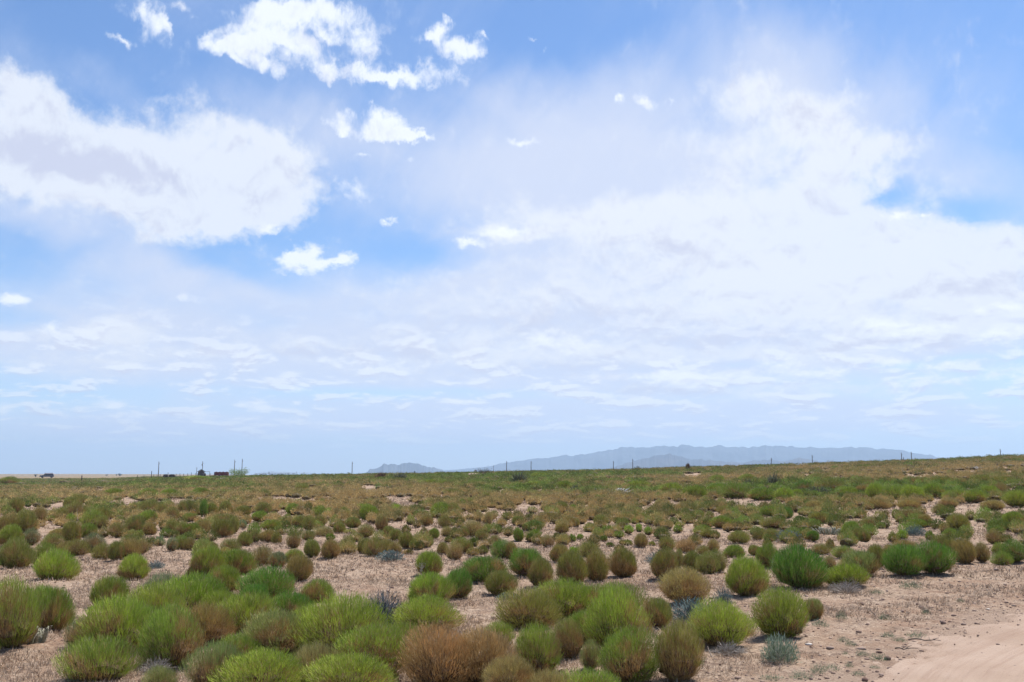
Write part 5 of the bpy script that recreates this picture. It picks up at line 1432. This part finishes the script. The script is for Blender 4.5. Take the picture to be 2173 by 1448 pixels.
for sx in (-.5, .4):
    mb = MB(); mb.tube([(sx, -.7, .34), (sx, -.9, .34)], [.34, .34], 16); mb.build('wheel', M_DARKW, root)
mb = MB(); mb.tube([(-1.9, 0, .6), (-2.9, 0, .5)], [.06, .05], 6); mb.build('tow_bar', M_METAL, root)

# ---- trees: tapered trunk, limbs, leaf sprays
def tree(px, dist, Wm, Hm, label, col=(.17, .22, .09), seed=0, wispy=False, name='tree', n=1500, lean=0, sink=0, group=None):
    x, y = at_dist(px, dist); root = empty(name, (x, y, H1(x, y) - sink)); tag(root, label, 'tree', group)
    global rng
    rs = np.random.default_rng(seed); rng = rs; mb = MB(); P, D = [], []
    nl = 11 if wispy else 7
    for k in range(nl):
        a = rs.uniform(0, 6.28); sp = rs.uniform(.15, .5)
        tx = (k / (nl - 1) - .5) * Wm * .9 if wispy else math.cos(a) * sp * Wm
        ty = math.sin(a) * sp * Wm * .6; tz = Hm * rs.uniform(.6, 1.0)
        b0 = np.array([tx * .25 if wispy else 0, 0, 0]); tip = np.array([tx, ty, tz]); midp = b0 * .5 + tip * .5 + np.array([0, 0, .08 * Hm])
        mb.tube([b0, midp, tip], [.05 * Hm * (.5 if wispy else 1), .03 * Hm * (.5 if wispy else 1), .008 * Hm], 6)
        m_ = n // nl; t = rs.uniform(.35 if wispy else .45, 1.05, m_)
        pts = b0 + (tip - b0) * t[:, None] + rs.normal(size=(m_, 3)) * (np.array([.045, .1, .06]) * Wm if wispy else np.array([.15, .15, .11]) * Wm * .9)
        P.append(pts); D.append(unit(rs.normal(size=(m_, 3)) * .6 + (tip - b0) / np.linalg.norm(tip)))
    mb.build('trunk', M_POLE, root, True)
    P = np.concatenate(P); P[:, 2] = np.maximum(P[:, 2], .1); D = np.concatenate(D); m_ = len(P)
    C = np.array(col)[None] * rs.uniform(.6, 1.35, (m_, 1)); C = np.concatenate([C, np.ones((m_, 1))], 1)
    V, Q, CC = blades(P, D, rs.uniform(.06, .12, m_) * Hm, np.full(m_, dist * .0004 if wispy else Hm * .05), C)
    link('crown', quads_mesh('crown', V, Q, CC), M_FIELD, root)
tree(506, 290, 5.6, 2.35, 'wispy pale green tree of upright sprays around two poles', (.25, .33, .10), 1, True, 'wispy_tree', 1700)
GT = 'small dark trees far out on the plain'
tree(254, 1420, 4.2, 3.4, 'largest dark tree on the tan rise at the left', (.05, .06, .045), 2, group=GT, sink=.2)
tree(247, 1420, 1.6, 2.6, 'slim dark tree just left of the largest one on the tan rise', (.05, .06, .045), 3, group=GT, n=500)
tree(226, 1350, 3.2, 2.2, 'flat dark tree left on the slope of the tan rise', (.05, .06, .045), 4, group=GT, n=700)
tree(76, 800, 2.0, 2.2, 'dark bush left of the white roofed vehicle', (.05, .055, .04), 5, group=GT, n=600)
tree(1352, 160, 1.0, .75, 'round dark bush on the skyline right beside a pole', (.055, .06, .035), 6, n=900, name='skyline_bush')
tree(1024, 128, 1.5, .95, 'dark bush growing on the sandy skyline mound', (.10, .085, .04), 7, n=900, name='skyline_bush')
for i, (px, w, h) in enumerate([(553,5,2.6),(562,7,3.0),(577,10,3.4),(588,9,3.2),(597,6,2.5),(608,9,3.3),(622,5,2.5),(543,6,2.6)]):
    tree(px, 900, w, h - .2, ['leftmost but one','third from left','broad fourth','fifth from left','low sixth','broad seventh','rightmost','leftmost'][i] + ' grey brown tree in the row right of the wispy tree', (.13, .11, .09), 30 + i, n=500, group='row of distant grey brown trees')

# ------------------------------------------------------------------ haze


V = np.array([(-1,-1,-1),(1,-1,-1),(1,1,-1),(-1,1,-1),(-1,-1,1),(1,-1,1),(1,1,1),(-1,1,1)], float)
R_, zb, zt = 8900., -10., 262.
V[:, :2] *= R_; V[:, 2] = np.where(V[:, 2] > 0, zt, zb)
me = quads_mesh('haze', V, np.array([(0,3,2,1),(4,5,6,7),(0,1,5,4),(1,2,6,5),(2,3,7,6),(3,0,4,7)]))
hz = bpy.data.materials.new('haze_air'); hz.use_nodes = True; hz.node_tree.nodes.clear()
hb = NB(hz.node_tree)
pv = hb.n('ShaderNodeVolumePrincipled'); pv.inputs['Color'].default_value = (.60, .79, 1.0, 1); pv.inputs['Density'].default_value = 1.7e-4
pv.inputs['Anisotropy'].default_value = 0.2
ho = hb.n('ShaderNodeOutputMaterial'); hz.node_tree.links.new(pv.outputs[0], ho.inputs['Volume'])
hz.cycles.homogeneous_volume = True
o = link('haze', me, hz); tag(o, kind='stuff')
